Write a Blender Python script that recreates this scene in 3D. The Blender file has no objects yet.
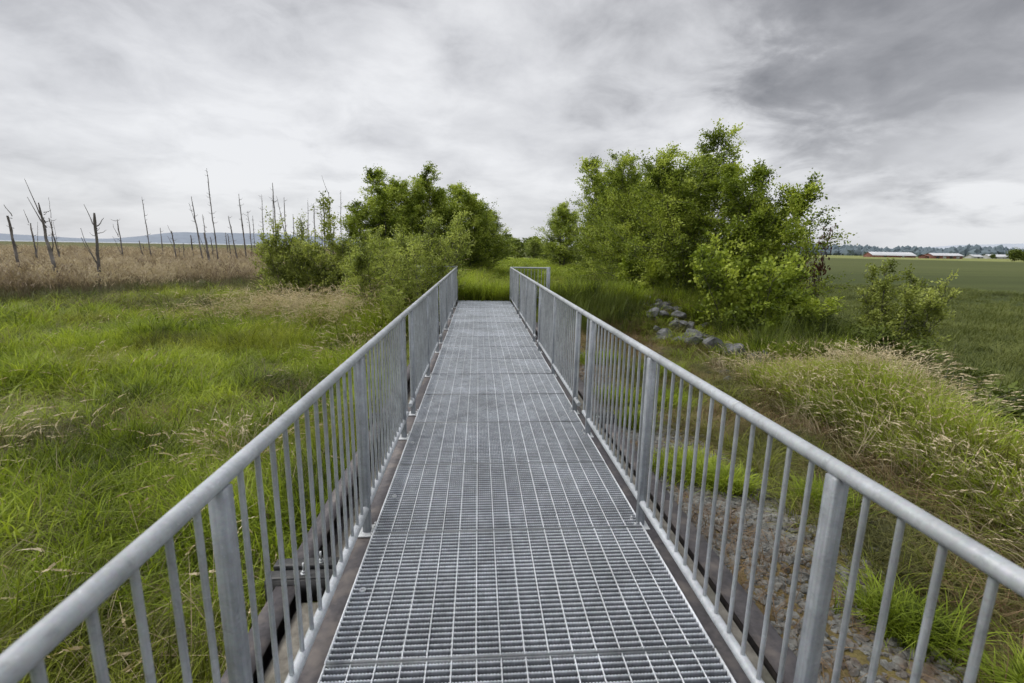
import bpy, math, random
import numpy as np
from mathutils import Matrix, Vector
C = bpy.data.collections.new('scene'); bpy.context.scene.collection.children.link(C)
R = math.radians
rng = np.random.default_rng(7)
random.seed(7)

# ------------------------------------------------------------------ noise and terrain
def _hash(ix, iy, s):
    n = (ix.astype(np.int64)*374761393 + iy.astype(np.int64)*668265263 + s*974711) & 0x7fffffff
    n = ((n ^ (n >> 13))*1274126177) & 0x7fffffff
    n = n ^ (n >> 16)
    return (n & 0xffff)/65535.0
def vnoise(x, y, s=0):
    x = np.asarray(x, float); y = np.asarray(y, float)
    ix = np.floor(x); iy = np.floor(y); fx = x-ix; fy = y-iy
    fx = fx*fx*(3-2*fx); fy = fy*fy*(3-2*fy)
    a = _hash(ix, iy, s); b = _hash(ix+1, iy, s); c = _hash(ix, iy+1, s); d = _hash(ix+1, iy+1, s)
    return (a*(1-fx)+b*fx)*(1-fy)+(c*(1-fx)+d*fx)*fy
def fbm(x, y, s=0, o=4):
    v = 0; a = .5; t = 0
    for k in range(o):
        v = v+a*vnoise(x*2**k+17.3*k, y*2**k-9.1*k, s+k); t += a; a *= .5
    return v/t
def ss(a, b, x):
    t = np.clip((x-a)/(b-a), 0, 1); return t*t*(3-2*t)
def reed_d(x, y):           # signed distance into the reed bed (positive inside)
    # edge through (-24,22) and (-14,40)
    nx, ny = -18.0, 10.0
    L = math.hypot(nx, ny)
    return ((x+24)*nx+(y-22)*ny)/L + (fbm(x*.25, y*.25, 5)-.5)*5
def height(x, y):
    x = np.asarray(x, float); y = np.asarray(y, float)
    left = -1.5+0*x
    h = left+(ss(-1.6, 1.3, x))*.58                     # the ground right of the bridge is higher
    # berm on the right
    bx = (x-4.6-.12*(y-5))
    wd = np.clip(.55+.45*(y-4.3), .3, 2.1)
    berm = ss(0, 1.0, bx)*(1-ss(wd, wd+1.1, bx))*ss(1.5, 3.5, y)*(1-ss(7.4, 9.3, y))
    bl = ss(8.5, 12.5, y); wd0 = np.clip(.55+.45*(y-4.3), .3, 2.1)
    fl0 = (4.7+.12*(y-5)+wd0)*(1-bl)+9.2*bl
    fld = ss(fl0, fl0+2.0+1.3*bl, x)
    h = h*(1-fld)-2.5*fld
    h = h+berm*(.34+.4*fld)
    # dike with the grassy track
    re = 5.6+ss(16, 38, y)*3.6
    le = -1.6-ss(16, 60, y)*.8
    top = ss(12.6, 15.4, y)*ss(le-3.6, le, x)*(1-ss(re-.8, re+5.5, x))
    h = h*(1-top)+(-.12)*top
    back = (1-ss(-4, -1.6, y))*ss(-6, -2.5, x)*(1-ss(3, 7, x))
    h = h*(1-back)+(-.12)*back
    near = np.exp(-((x/60)**2+((y-10)/60)**2))
    h = h+near*((fbm(x*.9, y*.9, 11)-.5)*.22+(fbm(x*.25, y*.25, 12)-.5)*.35*(1-ss(10, 13, x))*(1-top))
    # mounds of tussocks on the left bank
    h = h+.45*np.exp(-(((x+5.2)/2.0)**2+((y-18.5)/2.6)**2))*1.0+.25*np.exp(-(((x+8.6)/1.6)**2+((y-20)/1.6)**2))
    return h

# ------------------------------------------------------------------ object helpers
def mesh_np(name, V, F, mats=(), smooth=False, attrs=None, mi=None):
    """V (n,3); F (m,k) uniform or list of such arrays"""
    V = np.asarray(V, np.float32)
    Fs = F if isinstance(F, list) else [F]
    me = bpy.data.meshes.new(name)
    me.vertices.add(len(V)); me.vertices.foreach_set('co', V.ravel())
    loops = np.concatenate([np.asarray(f, np.int32).ravel() for f in Fs])
    tot = np.concatenate([np.full(len(f), np.asarray(f).shape[1], np.int32) for f in Fs])
    st = np.concatenate([[0], np.cumsum(tot)[:-1]]).astype(np.int32)
    me.loops.add(len(loops)); me.loops.foreach_set('vertex_index', loops)
    me.polygons.add(len(tot)); me.polygons.foreach_set('loop_start', st); me.polygons.foreach_set('loop_total', tot)
    if mi is not None: me.polygons.foreach_set('material_index', np.asarray(mi, np.int32))
    if smooth: me.polygons.foreach_set('use_smooth', np.ones(len(tot), bool))
    for m in mats: me.materials.append(m)
    if attrs:
        for k, (typ, arr) in attrs.items():
            a = me.attributes.new(k, typ, 'POINT')
            arr = np.asarray(arr, np.float32)
            if typ == 'FLOAT': a.data.foreach_set('value', arr.ravel())
            elif typ == 'FLOAT_COLOR': a.data.foreach_set('color', arr.ravel())
            else: a.data.foreach_set('vector', arr.ravel())
    me.update(calc_edges=True); me.validate()
    return me
def link(name, me, parent=None, loc=None):
    o = bpy.data.objects.new(name, me); C.objects.link(o)
    if parent: o.parent = parent
    if loc is not None: o.location = loc
    return o
def tag(o, label=None, cat=None, group=None, kind=None):
    if label: o['label'] = label
    if cat: o['category'] = cat
    if group: o['group'] = group
    if kind: o['kind'] = kind
    return o
def empty(name, loc=(0, 0, 0), rz=0):
    o = bpy.data.objects.new(name, None); C.objects.link(o); o.location = loc; o.rotation_euler = (0, 0, rz)
    o.empty_display_size = .2
    return o
class MB:
    def __init__(s): s.V = []; s.Q = []; s.T = []; s.n = 0
    def add(s, V, Q=None, T=None):
        V = np.asarray(V, float)
        if Q is not None and len(Q): s.Q.append(np.asarray(Q)+s.n)
        if T is not None and len(T): s.T.append(np.asarray(T)+s.n)
        s.V.append(V); s.n += len(V)
    def box(s, x0, x1, y0, y1, z0, z1, bev=0):
        if bev <= 0:
            V = [(x, y, z) for x in (x0, x1) for y in (y0, y1) for z in (z0, z1)]
            Q = [(0, 1, 3, 2), (4, 6, 7, 5), (0, 4, 5, 1), (2, 3, 7, 6), (0, 2, 6, 4), (1, 5, 7, 3)]
            s.add(V, Q)
        else:     # chamfered along the vertical-ish profile: octagonal prism + small top chamfer
            b = bev
            ring = [(x0+b, y0), (x1-b, y0), (x1, y0+b), (x1, y1-b), (x1-b, y1), (x0+b, y1), (x0, y1-b), (x0, y0+b)]
            cx, cy = (x0+x1)/2, (y0+y1)/2
            sx = (x1-x0-2*b)/(x1-x0); sy = (y1-y0-2*b)/(y1-y0)
            V = []
            for z, k in ((z0, 1), (z0+b, 0), (z1-b, 0), (z1, 1)):
                for (x, y) in ring:
                    V.append((cx+(x-cx)*(sx if k else 1), cy+(y-cy)*(sy if k else 1), z))
            Q = [(i+8*j, (i+1) % 8+8*j, (i+1) % 8+8*(j+1), i+8*(j+1)) for j in range(3) for i in range(8)]
            s.add(V, Q)
            for o, r in ((0, 1), (24, 0)):
                q = [(0, 1, 2, 3), (0, 3, 4, 7), (4, 5, 6, 7)]
                q = [tuple(o+i for i in (t[::-1] if r else t)) for t in q]
                s.Q.append(np.asarray(q)+s.n-len(V))
    def tube(s, pts, rad, n=10, cap=True):
        pts = np.asarray(pts, float); m = len(pts)
        rad = np.full(m, rad) if np.isscalar(rad) else np.asarray(rad, float)
        T = np.gradient(pts, axis=0); T /= np.linalg.norm(T, axis=1)[:, None]+1e-12
        up = np.where(np.abs(T[:, 2:3]) > .9, np.array([[1., 0, 0]]), np.array([[0, 0, 1.]]))
        if m > 1: up = np.repeat(up[:1], m, 0)
        A = np.cross(T, up); A /= np.linalg.norm(A, axis=1)[:, None]+1e-12
        B = np.cross(A, T)
        a = np.arange(n)*2*math.pi/n
        V = (pts[:, None]+rad[:, None, None]*(np.cos(a)[None, :, None]*A[:, None]+np.sin(a)[None, :, None]*B[:, None])).reshape(-1, 3)
        i = np.arange(n); j = (i+1) % n
        Q = np.concatenate([np.stack([i+k*n, j+k*n, j+(k+1)*n, i+(k+1)*n], 1) for k in range(m-1)])
        T3 = None
        if cap:
            V = np.concatenate([V, pts[:1], pts[-1:]])
            c0 = m*n; c1 = c0+1
            T3 = np.concatenate([np.stack([np.full(n, c0), j, i], 1), np.stack([np.full(n, c1), i+(m-1)*n, j+(m-1)*n], 1)])
        s.add(V, Q, T3)
    def mesh(s, name, mat, smooth=False):
        F = []
        if s.Q: F.append(np.concatenate(s.Q))
        if s.T: F.append(np.concatenate(s.T))
        me = mesh_np(name, np.concatenate(s.V), F, [mat], smooth)
        if smooth:
            try: me.set_sharp_from_angle(angle=R(50))
            except Exception: pass
        return me
    def build(s, name, mat, parent=None, smooth=False, loc=None): return link(name, s.mesh(name, mat, smooth), parent, loc)

# ------------------------------------------------------------------ materials
def newmat(name):
    m = bpy.data.materials.new(name); m.use_nodes = True
    nt = m.node_tree; nt.nodes.clear()
    out = nt.nodes.new('ShaderNodeOutputMaterial')
    return m, nt, out
def nd(nt, t, **kw):
    n = nt.nodes.new(t)
    for k, v in kw.items():
        if k in ('inp',):
            for a, b in v.items(): n.inputs[a].default_value = b
        else: setattr(n, k, v)
    return n
def noise(nt, vec, scale, detail=4, rough=.55, dist=0):
    n = nd(nt, 'ShaderNodeTexNoise', inp={'Scale': scale, 'Detail': detail, 'Roughness': rough, 'Distortion': dist})
    if vec is not None: nt.links.new(vec, n.inputs['Vector'])
    return n.outputs['Fac']
def ramp(nt, fac, stops):
    n = nd(nt, 'ShaderNodeValToRGB'); e = n.color_ramp.elements
    while len(e) < len(stops): e.new(.5)
    for k, (p, c) in enumerate(stops):
        e[k].position = p; e[k].color = (*c, 1) if len(c) == 3 else c
    nt.links.new(fac, n.inputs['Fac']); return n.outputs['Color']
def mix(nt, a, b, f, mode='MIX'):
    n = nd(nt, 'ShaderNodeMix', data_type='RGBA', blend_type=mode)
    for s, v in ((6, a), (7, b)):
        if isinstance(v, tuple): n.inputs[s].default_value = (*v, 1)
        else: nt.links.new(v, n.inputs[s])
    if isinstance(f, (int, float)): n.inputs[0].default_value = f
    else: nt.links.new(f, n.inputs[0])
    return n.outputs[2]
def wpos(nt): return nd(nt, 'ShaderNodeNewGeometry').outputs['Position']

def mat_surface(name, c1, c2, scale=20, rough=.7, metal=0, c3=None, s2=1.5, bump=0, bscale=60, obj=False, thr=(.35, .65)):
    m, nt, out = newmat(name)
    p = wpos(nt)
    col = ramp(nt, noise(nt, p, scale, 6, .65), [(thr[0], c1), (thr[1], c2)])
    if c3: col = mix(nt, col, c3, ramp(nt, noise(nt, p, s2, 5, .6), [(.48, (0, 0, 0)), (.68, (1, 1, 1))]))
    b = nd(nt, 'ShaderNodeBsdfPrincipled', inp={'Roughness': rough, 'Metallic': metal})
    nt.links.new(col, b.inputs['Base Color'])
    if bump:
        bn = nd(nt, 'ShaderNodeBump', inp={'Strength': bump, 'Distance': .01})
        nt.links.new(noise(nt, p, bscale, 6, .65), bn.inputs['Height']); nt.links.new(bn.outputs[0], b.inputs['Normal'])
    nt.links.new(b.outputs[0], out.inputs[0]); return m

def mat_foliage(name, dark, mid, light, trans=.35, scale=.8, rough=.6, basedark=.45, alt=None, altscale=.5, tint=None):
    """vertex attributes: t (0 root..1 tip), r random per blade or leaf"""
    m, nt, out = newmat(name)
    p = wpos(nt)
    t = nd(nt, 'ShaderNodeAttribute', attribute_name='t').outputs['Fac']
    r = nd(nt, 'ShaderNodeAttribute', attribute_name='r').outputs['Fac']
    n = noise(nt, p, scale, 3)
    ad = nd(nt, 'ShaderNodeMath', operation='MULTIPLY_ADD', inp={1: .55}); nt.links.new(r, ad.inputs[0])
    sc = nd(nt, 'ShaderNodeMath', operation='MULTIPLY_ADD', inp={1: 2.1, 2: -.80}); nt.links.new(n, sc.inputs[0])
    nt.links.new(sc.outputs[0], ad.inputs[2])
    col = ramp(nt, ad.outputs[0], [(.1, dark), (.45, mid), (.9, light)])
    if alt:
        col = mix(nt, col, alt, ramp(nt, noise(nt, p, altscale, 4, .6), [(.52, (0, 0, 0)), (.66, (1, 1, 1))]))
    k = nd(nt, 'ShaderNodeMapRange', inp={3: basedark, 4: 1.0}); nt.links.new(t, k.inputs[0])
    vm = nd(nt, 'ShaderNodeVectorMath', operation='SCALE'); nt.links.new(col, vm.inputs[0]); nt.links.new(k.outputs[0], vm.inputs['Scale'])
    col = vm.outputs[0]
    b = nd(nt, 'ShaderNodeBsdfPrincipled', inp={'Roughness': rough, 'Specular IOR Level': .3})
    nt.links.new(col, b.inputs['Base Color'])
    tr = nd(nt, 'ShaderNodeBsdfTranslucent'); nt.links.new(mix(nt, col, (1.0, 1.0, .35), .5, 'MULTIPLY'), tr.inputs[0])
    ms = nd(nt, 'ShaderNodeMixShader', inp={0: trans})
    nt.links.new(b.outputs[0], ms.inputs[1]); nt.links.new(tr.outputs[0], ms.inputs[2])
    nt.links.new(ms.outputs[0], out.inputs[0]); return m

M = {}
def galv(name, base, metal=.35, rough=.42, var=.2, streak=.6):
    m, nt, out = newmat(name); p = wpos(nt)
    a = tuple(c*(1-var) for c in base); b_ = tuple(min(1, c*(1+var)) for c in base)
    col = ramp(nt, noise(nt, p, 9, 6, .7), [(.3, a), (.7, b_)])
    vor = nd(nt, 'ShaderNodeTexVoronoi', inp={'Scale': 140}); nt.links.new(p, vor.inputs['Vector'])
    col = mix(nt, col, vor.outputs['Color'], .055, 'SOFT_LIGHT')
    spots = ramp(nt, noise(nt, p, 60, 3, .7), [(.62, (0, 0, 0)), (.72, (1, 1, 1))])
    col = mix(nt, col, tuple(min(.9, c*1.6) for c in base), mix(nt, (0, 0, 0), spots, .5))
    dirt = ramp(nt, noise(nt, p, 26, 5, .75), [(.54, (0, 0, 0)), (.72, (1, 1, 1))])
    col = mix(nt, col, tuple(c*.5 for c in base), mix(nt, (0, 0, 0), dirt, .6))
    mp = nd(nt, 'ShaderNodeMapping', inp={'Scale': (75, 75, 2.5)}); nt.links.new(p, mp.inputs[0])
    col = mix(nt, col, ramp(nt, noise(nt, mp.outputs[0], 1, 5, .7), [(.36, (.62, .62, .63)), (.56, (1, 1, 1)), (.74, (1.22, 1.22, 1.22))]), streak, 'MULTIPLY')
    col = mix(nt, col, ramp(nt, noise(nt, p, 1.7, 4, .65), [(.32, (.74, .74, .72)), (.62, (1.1, 1.1, 1.1))]), .8, 'MULTIPLY')
    b = nd(nt, 'ShaderNodeBsdfPrincipled', inp={'Metallic': metal})
    nt.links.new(col, b.inputs['Base Color'])
    rr = nd(nt, 'ShaderNodeMapRange', inp={3: rough-.1, 4: rough+.18}); nt.links.new(noise(nt, p, 15, 5, .7), rr.inputs[0])
    nt.links.new(rr.outputs[0], b.inputs['Roughness'])
    bn = nd(nt, 'ShaderNodeBump', inp={'Strength': .25, 'Distance': .002})
    nt.links.new(noise(nt, p, 90, 5, .7), bn.inputs['Height']); nt.links.new(bn.outputs[0], b.inputs['Normal'])
    nt.links.new(b.outputs[0], out.inputs[0]); return m
M['rail'] = galv('galvanised rail', (.42, .445, .475), .2, .42, .2, .18)
M['post'] = galv('galvanised post', (.33, .355, .39), .25, .45)
M['bal'] = galv('galvanised baluster', (.39, .415, .445), .25, .45)
M['bright'] = galv('bright galvanised plate', (.55, .57, .59), .2, .4)
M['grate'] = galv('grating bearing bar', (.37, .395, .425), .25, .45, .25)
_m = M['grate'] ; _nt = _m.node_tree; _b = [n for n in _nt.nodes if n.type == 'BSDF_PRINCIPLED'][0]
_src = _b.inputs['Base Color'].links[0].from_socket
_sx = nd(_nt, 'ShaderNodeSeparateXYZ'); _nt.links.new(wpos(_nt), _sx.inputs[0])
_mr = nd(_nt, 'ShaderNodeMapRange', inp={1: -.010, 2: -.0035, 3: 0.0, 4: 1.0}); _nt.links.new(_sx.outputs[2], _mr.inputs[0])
_dk = mix(_nt, _src, (.58, .58, .60), 1.0, 'MULTIPLY'); _lt = mix(_nt, _src, (1.45, 1.45, 1.45), 1.0, 'MULTIPLY')  # shade in the gaps painted in: bars darker low down, lighter at the top
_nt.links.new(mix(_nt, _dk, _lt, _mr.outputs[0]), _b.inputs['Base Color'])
M['band'] = galv('grating end bar', (.20, .215, .23), .2, .5, .2)
M['cross'] = galv('grating cross rod', (.72, .75, .79), .1, .4, .12)
M['girder'] = mat_surface('weathered girder', (.055, .05, .055), (.095, .088, .095), 30, .6, .2, (.16, .14, .13), 6, .15)
M['black'] = mat_surface('black steel', (.02, .02, .022), (.05, .05, .05), 30, .5, .3, bump=.1)
M['concrete'] = mat_surface('concrete', (.11, .10, .085), (.22, .205, .175), 14, .9, 0, (.07, .07, .045), 3, .5)
M['bark'] = mat_surface('bark', (.06, .055, .045), (.14, .13, .11), 12, .9, 0, bump=.4, bscale=30)
M['deadwood'] = mat_surface('dead wood', (.07, .062, .057), (.155, .142, .132), 6, .9, 0, (.26, .245, .23), 1.2, .4, 20)
M['rock'] = mat_surface('bank rock', (.06, .062, .066), (.17, .172, .18), 7, .9, 0, (.04, .05, .028), 2.5, .8, 25)
M['gravel'] = mat_surface('gravel stone', (.04, .041, .04), (.25, .25, .23), 13, .9, 0, (.12, .085, .06), 6, .4, 60, thr=(.3, .7))
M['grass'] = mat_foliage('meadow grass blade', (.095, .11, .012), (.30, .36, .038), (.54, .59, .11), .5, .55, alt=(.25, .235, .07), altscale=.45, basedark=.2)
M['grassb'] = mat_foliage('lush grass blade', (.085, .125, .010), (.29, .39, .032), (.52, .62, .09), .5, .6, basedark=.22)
M['grassd'] = mat_foliage('dull grass blade', (.07, .075, .02), (.18, .185, .055), (.33, .31, .12), .3, .6, basedark=.3)
M['dry'] = mat_foliage('dry grass', (.24, .18, .09), (.46, .37, .22), (.70, .60, .42), .3, .8, basedark=.3)
M['straw'] = mat_foliage('brown thatch', (.09, .055, .03), (.19, .12, .06), (.32, .22, .12), .2, 1.2, basedark=.6)
M['reed'] = mat_foliage('reed stem', (.13, .10, .07), (.37, .30, .215), (.64, .55, .42), .3, .6, basedark=.22, alt=(.22, .165, .12), altscale=.25)
M['reedg'] = mat_foliage('green reed', (.07, .09, .025), (.12, .15, .045), (.2, .22, .08), .25, .3)
M['crop'] = mat_foliage('crop blade', (.06, .075, .018), (.14, .17, .04), (.22, .25, .065), .3, .25, basedark=.6)
M['leafA'] = mat_foliage('alder leaf', (.055, .082, .011), (.235, .31, .038), (.56, .64, .13), .4, .9, basedark=.85)
M['leafB'] = mat_foliage('bright leaf', (.06, .09, .011), (.225, .30, .032), (.52, .60, .10), .4, .9, basedark=.85)
M['leafW'] = mat_foliage('willow leaf', (.14, .18, .03), (.36, .43, .09), (.62, .68, .20), .4, 1.2, basedark=.85)
M['leafD'] = mat_foliage('bramble leaf', (.035, .05, .010), (.105, .14, .024), (.20, .25, .05), .35, 1.2, basedark=.8)
M['leafF'] = mat_foliage('hazy leaf', (.13, .17, .04), (.26, .33, .08), (.42, .48, .14), .35, .5, basedark=.8)
M['leafR'] = mat_foliage('purple leaf', (.04, .016, .012), (.085, .036, .026), (.14, .065, .045), .3, 1.2, basedark=.85)
M['leafO'] = mat_foliage('olive leaf', (.09, .115, .022), (.27, .32, .06), (.52, .57, .17), .4, 1.2, basedark=.85)

# ------------------------------------------------------------------ ground sheet
def grid_axis(lo, hi, n, c, k):
    a = np.linspace(-1, 1, n)
    v = np.sinh(a*k)/math.sinh(k)
    return c+np.where(v < 0, v*lo, v*hi)
def ground_color(x, y):
    n1 = fbm(x*.35, y*.35, 21); n2 = fbm(x*1.6, y*1.6, 22)
    col = np.zeros(x.shape+(3,))
    def put(c, w): 
        w = np.clip(w, 0, 1)[..., None]; col[:] = col*(1-w)+np.array(c)*w
    put((.12, .15, .03), np.ones_like(x))
    put((.11, .09, .045), ss(.55, .7, n1)*.7)
    rd = reed_d(x, y)
    put((.20, .135, .085), ss(-.5, 1.5, rd)*(x < 3))
    put((.135, .125, .06), ss(75, 110, y)*(x < -3))            # olive marsh far out
    put((.11, .12, .05), ss(300, 500, y)*(x < 0)*.7)
    # right of the bridge: trodden brown ground with thin grass
    rr = ss(.6, 1.2, x)*(1-ss(4.8, 5.6, x-.12*(y-5)))*(1-ss(13, 15, y))
    put((.15, .105, .06), rr*(.55+.6*(n2-.3)))
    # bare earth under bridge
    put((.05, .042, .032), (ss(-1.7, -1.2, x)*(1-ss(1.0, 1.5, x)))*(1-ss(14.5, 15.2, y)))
    # field
    f = ss(9.5, 12.5, x)*1.0
    rows = .5+.5*np.sin((y*.8+x*.25)*1.3+3*fbm(x*.1, y*.1, 9))
    fx = (y*.95-x*.15)
    put((.050, .066, .021), f)
    put((.062, .078, .026), f*ss(.4, .7, fbm(x*.02, fx*.12, 31))*.6)
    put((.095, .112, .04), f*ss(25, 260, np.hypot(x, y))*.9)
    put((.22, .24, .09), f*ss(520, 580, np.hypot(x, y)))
    # light lawn on the dike track
    tr = ss(15, 17, y)*ss(-1.5, 0, x)*(1-ss(6, 9, x-ss(16, 38, y)*3))*(x < 14)
    put((.24, .29, .06), tr)
    return col
xs = grid_axis(7000, 7000, 460, 0.0, 8.2); ys = grid_axis(900, 7000, 460, 4.0, 8.2)
X, Y = np.meshgrid(xs, ys)
Z = height(X, Y)
V = np.stack([X, Y, Z], -1).reshape(-1, 3)
ny, nx = X.shape
I = np.arange(ny*nx).reshape(ny, nx)
F = np.stack([I[:-1, :-1], I[:-1, 1:], I[1:, 1:], I[1:, :-1]], -1).reshape(-1, 4)
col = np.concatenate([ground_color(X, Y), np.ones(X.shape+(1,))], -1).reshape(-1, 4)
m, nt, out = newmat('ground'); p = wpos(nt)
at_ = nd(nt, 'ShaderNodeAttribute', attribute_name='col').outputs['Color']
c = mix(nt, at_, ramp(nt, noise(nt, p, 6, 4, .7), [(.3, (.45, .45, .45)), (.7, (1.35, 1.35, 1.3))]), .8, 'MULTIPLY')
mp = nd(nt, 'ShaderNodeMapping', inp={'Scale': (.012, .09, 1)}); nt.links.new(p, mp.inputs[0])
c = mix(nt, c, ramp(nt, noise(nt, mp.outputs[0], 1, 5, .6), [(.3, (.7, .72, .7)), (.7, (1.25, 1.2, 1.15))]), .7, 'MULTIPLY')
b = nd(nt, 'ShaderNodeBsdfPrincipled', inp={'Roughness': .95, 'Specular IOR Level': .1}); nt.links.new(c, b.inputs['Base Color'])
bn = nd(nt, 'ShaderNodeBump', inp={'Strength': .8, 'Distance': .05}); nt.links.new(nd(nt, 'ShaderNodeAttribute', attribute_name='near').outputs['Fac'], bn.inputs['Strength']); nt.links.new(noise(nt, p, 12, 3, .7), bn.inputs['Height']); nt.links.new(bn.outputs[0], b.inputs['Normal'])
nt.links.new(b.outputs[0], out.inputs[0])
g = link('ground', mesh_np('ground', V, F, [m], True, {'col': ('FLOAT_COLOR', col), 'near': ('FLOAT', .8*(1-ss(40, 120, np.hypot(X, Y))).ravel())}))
tag(g, 'flat marsh, dike and farmland running to the horizon', 'ground', kind='structure')

# bay water beyond the marsh (left) and hills
m, nt, out = newmat('water')
b = nd(nt, 'ShaderNodeBsdfPrincipled', inp={'Base Color': (.30, .33, .36, 1), 'Roughness': .35})
bn = nd(nt, 'ShaderNodeBump', inp={'Strength': .5, 'Distance': 1}); nt.links.new(noise(nt, wpos(nt), .05, 5), bn.inputs['Height']); nt.links.new(bn.outputs[0], b.inputs['Normal'])
nt.links.new(b.outputs[0], out.inputs[0])
wv = [(-9000, 900, -1.25), (-60, 1300, -1.25), (-40, 6900, -1.25), (-7600, 6900, -1.25)]
w = link('water', mesh_np('water', wv, np.array([[0, 1, 2, 3]]), [m])); tag(w, 'thin pale strip of bay water beyond the marsh', 'water', kind='structure')

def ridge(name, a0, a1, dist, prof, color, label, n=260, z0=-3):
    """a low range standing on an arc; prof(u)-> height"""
    m = mat_surface(name, tuple(c*.9 for c in color), tuple(c*1.1 for c in color), .01, 1, 0)  # distance haze is put into the blue-grey hill colour
    V = []; rows = 7
    for j in range(rows):
        q = j/(rows-1)
        for i in range(n):
            u = i/(n-1); a = R(a0+(a1-a0)*u)
            d = dist+q*dist*.25
            V.append((math.sin(a)*d, math.cos(a)*d, z0+prof(u)*(math.sin(q*math.pi*.5))*(1 if j else 0)))
    F = [(j*n+i, j*n+i+1, (j+1)*n+i+1, (j+1)*n+i) for j in range(rows-1) for i in range(n-1)]
    o = link(name, mesh_np(name, V, np.array(F), [m], True)); tag(o, label, 'hills', kind='structure'); return o
def n1d(u, f, s): return float(fbm(np.array([u*f]), np.array([s*1.7]), s, 5)[0])
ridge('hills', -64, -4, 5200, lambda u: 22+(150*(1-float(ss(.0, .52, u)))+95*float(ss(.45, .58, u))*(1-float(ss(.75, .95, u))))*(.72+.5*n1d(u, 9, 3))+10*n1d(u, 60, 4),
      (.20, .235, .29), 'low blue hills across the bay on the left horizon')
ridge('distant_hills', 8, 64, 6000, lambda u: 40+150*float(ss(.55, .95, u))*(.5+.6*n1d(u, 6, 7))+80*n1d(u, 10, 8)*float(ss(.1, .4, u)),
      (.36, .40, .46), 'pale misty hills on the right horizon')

# ------------------------------------------------------------------ blades, clumps
def clump(name, nb, h, spread, w, mat, lean=.25, droop=.5, seg=4, hv=.35, heads=0, seed=1, headlen=.18, headw=.012):
    r = np.random.default_rng(seed)
    V = []; F = []; T = []; Rr = []; n = 0
    for k in range(nb):
        a = r.uniform(0, 2*math.pi); rad = spread*math.sqrt(r.uniform())
        x0, y0 = rad*math.cos(a), rad*math.sin(a)
        hh = h*r.uniform(1-hv, 1+hv); da = a+r.normal(0, .9); ln = lean*r.uniform(.3, 1.6); dr = droop*r.uniform(.2, 1.6)
        dx, dy = math.cos(da), math.sin(da); sx, sy = -dy, dx; rv = r.uniform()
        tw = r.uniform(-.6, .6)
        sx, sy = sx*math.cos(tw)-sy*math.sin(tw), sx*math.sin(tw)+sy*math.cos(tw)
        pts = []
        for j in range(seg+1):
            t = j/seg
            out_ = hh*(ln*t+dr*t*t*t*.8); z = hh*(t-dr*.35*t**3)
            pts.append((x0+dx*out_, y0+dy*out_, z))
            ww = w*(1-t**2)*(.75+.25*min(1, t*4))
            if heads: ww = w*(.9-.5*t)
            if j < seg or heads:
                V += [(pts[-1][0]-sx*ww/2, pts[-1][1]-sy*ww/2, z), (pts[-1][0]+sx*ww/2, pts[-1][1]+sy*ww/2, z)]
                T += [t, t]; Rr += [rv, rv]
            else: V += [pts[-1], pts[-1]]; T += [1, 1]; Rr += [rv, rv]
        for j in range(seg): F.append((n+2*j, n+2*j+1, n+2*j+3, n+2*j+2))
        n += 2*(seg+1)
        if heads:
            px, py, pz = pts[-1]; qx, qy, qz = pts[-2]
            d = np.array([px-qx, py-qy, pz-qz]); d /= np.linalg.norm(d)+1e-9
            for q in range(heads):
                s = q/heads; c = np.array([px, py, pz])+d*headlen*(s-.2)+np.array([dx, dy, 0])*.25*headlen*s*s
                c[2] -= headlen*.3*s*s
                v = r.normal(0, 1, 3); v /= np.linalg.norm(v); v = v*.6+d; u2 = np.cross(v, r.normal(0, 1, 3)); u2 /= np.linalg.norm(u2)+1e-9
                L = headlen*.28*(1-.5*s); wd = headw*(1.2-.8*s)
                V += [tuple(c-v*L*.5), tuple(c+u2*wd), tuple(c+v*L*.5), tuple(c-u2*wd)]
                T += [1]*4; Rr += [min(1, rv*.5+.5)]*4; F.append((n, n+1, n+2, n+3)); n += 4
    me = mesh_np(name, V, np.array(F), [mat], False, {'t': ('FLOAT', T), 'r': ('FLOAT', Rr)})
    return bpy.data.objects.new(name+'_source', me)      # not linked: only a geometry source for the scatter

def broadleaf(name, nl, h, spread, size, mat, seed=1):
    """low leafy weed clump"""
    r = np.random.default_rng(seed); V = []; F = []; T = []; Rr = []; n = 0
    for k in range(nl):
        a = r.uniform(0, 6.28); rad = spread*math.sqrt(r.uniform()); z = h*r.uniform(.2, 1)
        c = np.array([rad*math.cos(a), rad*math.sin(a), z*(1-.4*(rad/spread)**2)])
        d = np.array([math.cos(a+r.normal(0, .8)), math.sin(a+r.normal(0, .8)), r.uniform(-.3, .6)]); d /= np.linalg.norm(d)
        s = np.cross(d, [0, 0, 1]+r.normal(0, .3, 3)); s /= np.linalg.norm(s)
        L = size*r.uniform(.6, 1.3)
        V += [tuple(c), tuple(c+d*L*.5+s*L*.28), tuple(c+d*L), tuple(c+d*L*.5-s*L*.28)]
        rv = r.uniform(); T += [c[2]/h]*4; Rr += [rv]*4; F.append((n, n+1, n+2, n+3)); n += 4
    me = mesh_np(name, V, np.array(F), [mat], False, {'t': ('FLOAT', T), 'r': ('FLOAT', Rr)})
    return bpy.data.objects.new(name+'_source', me)

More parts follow.
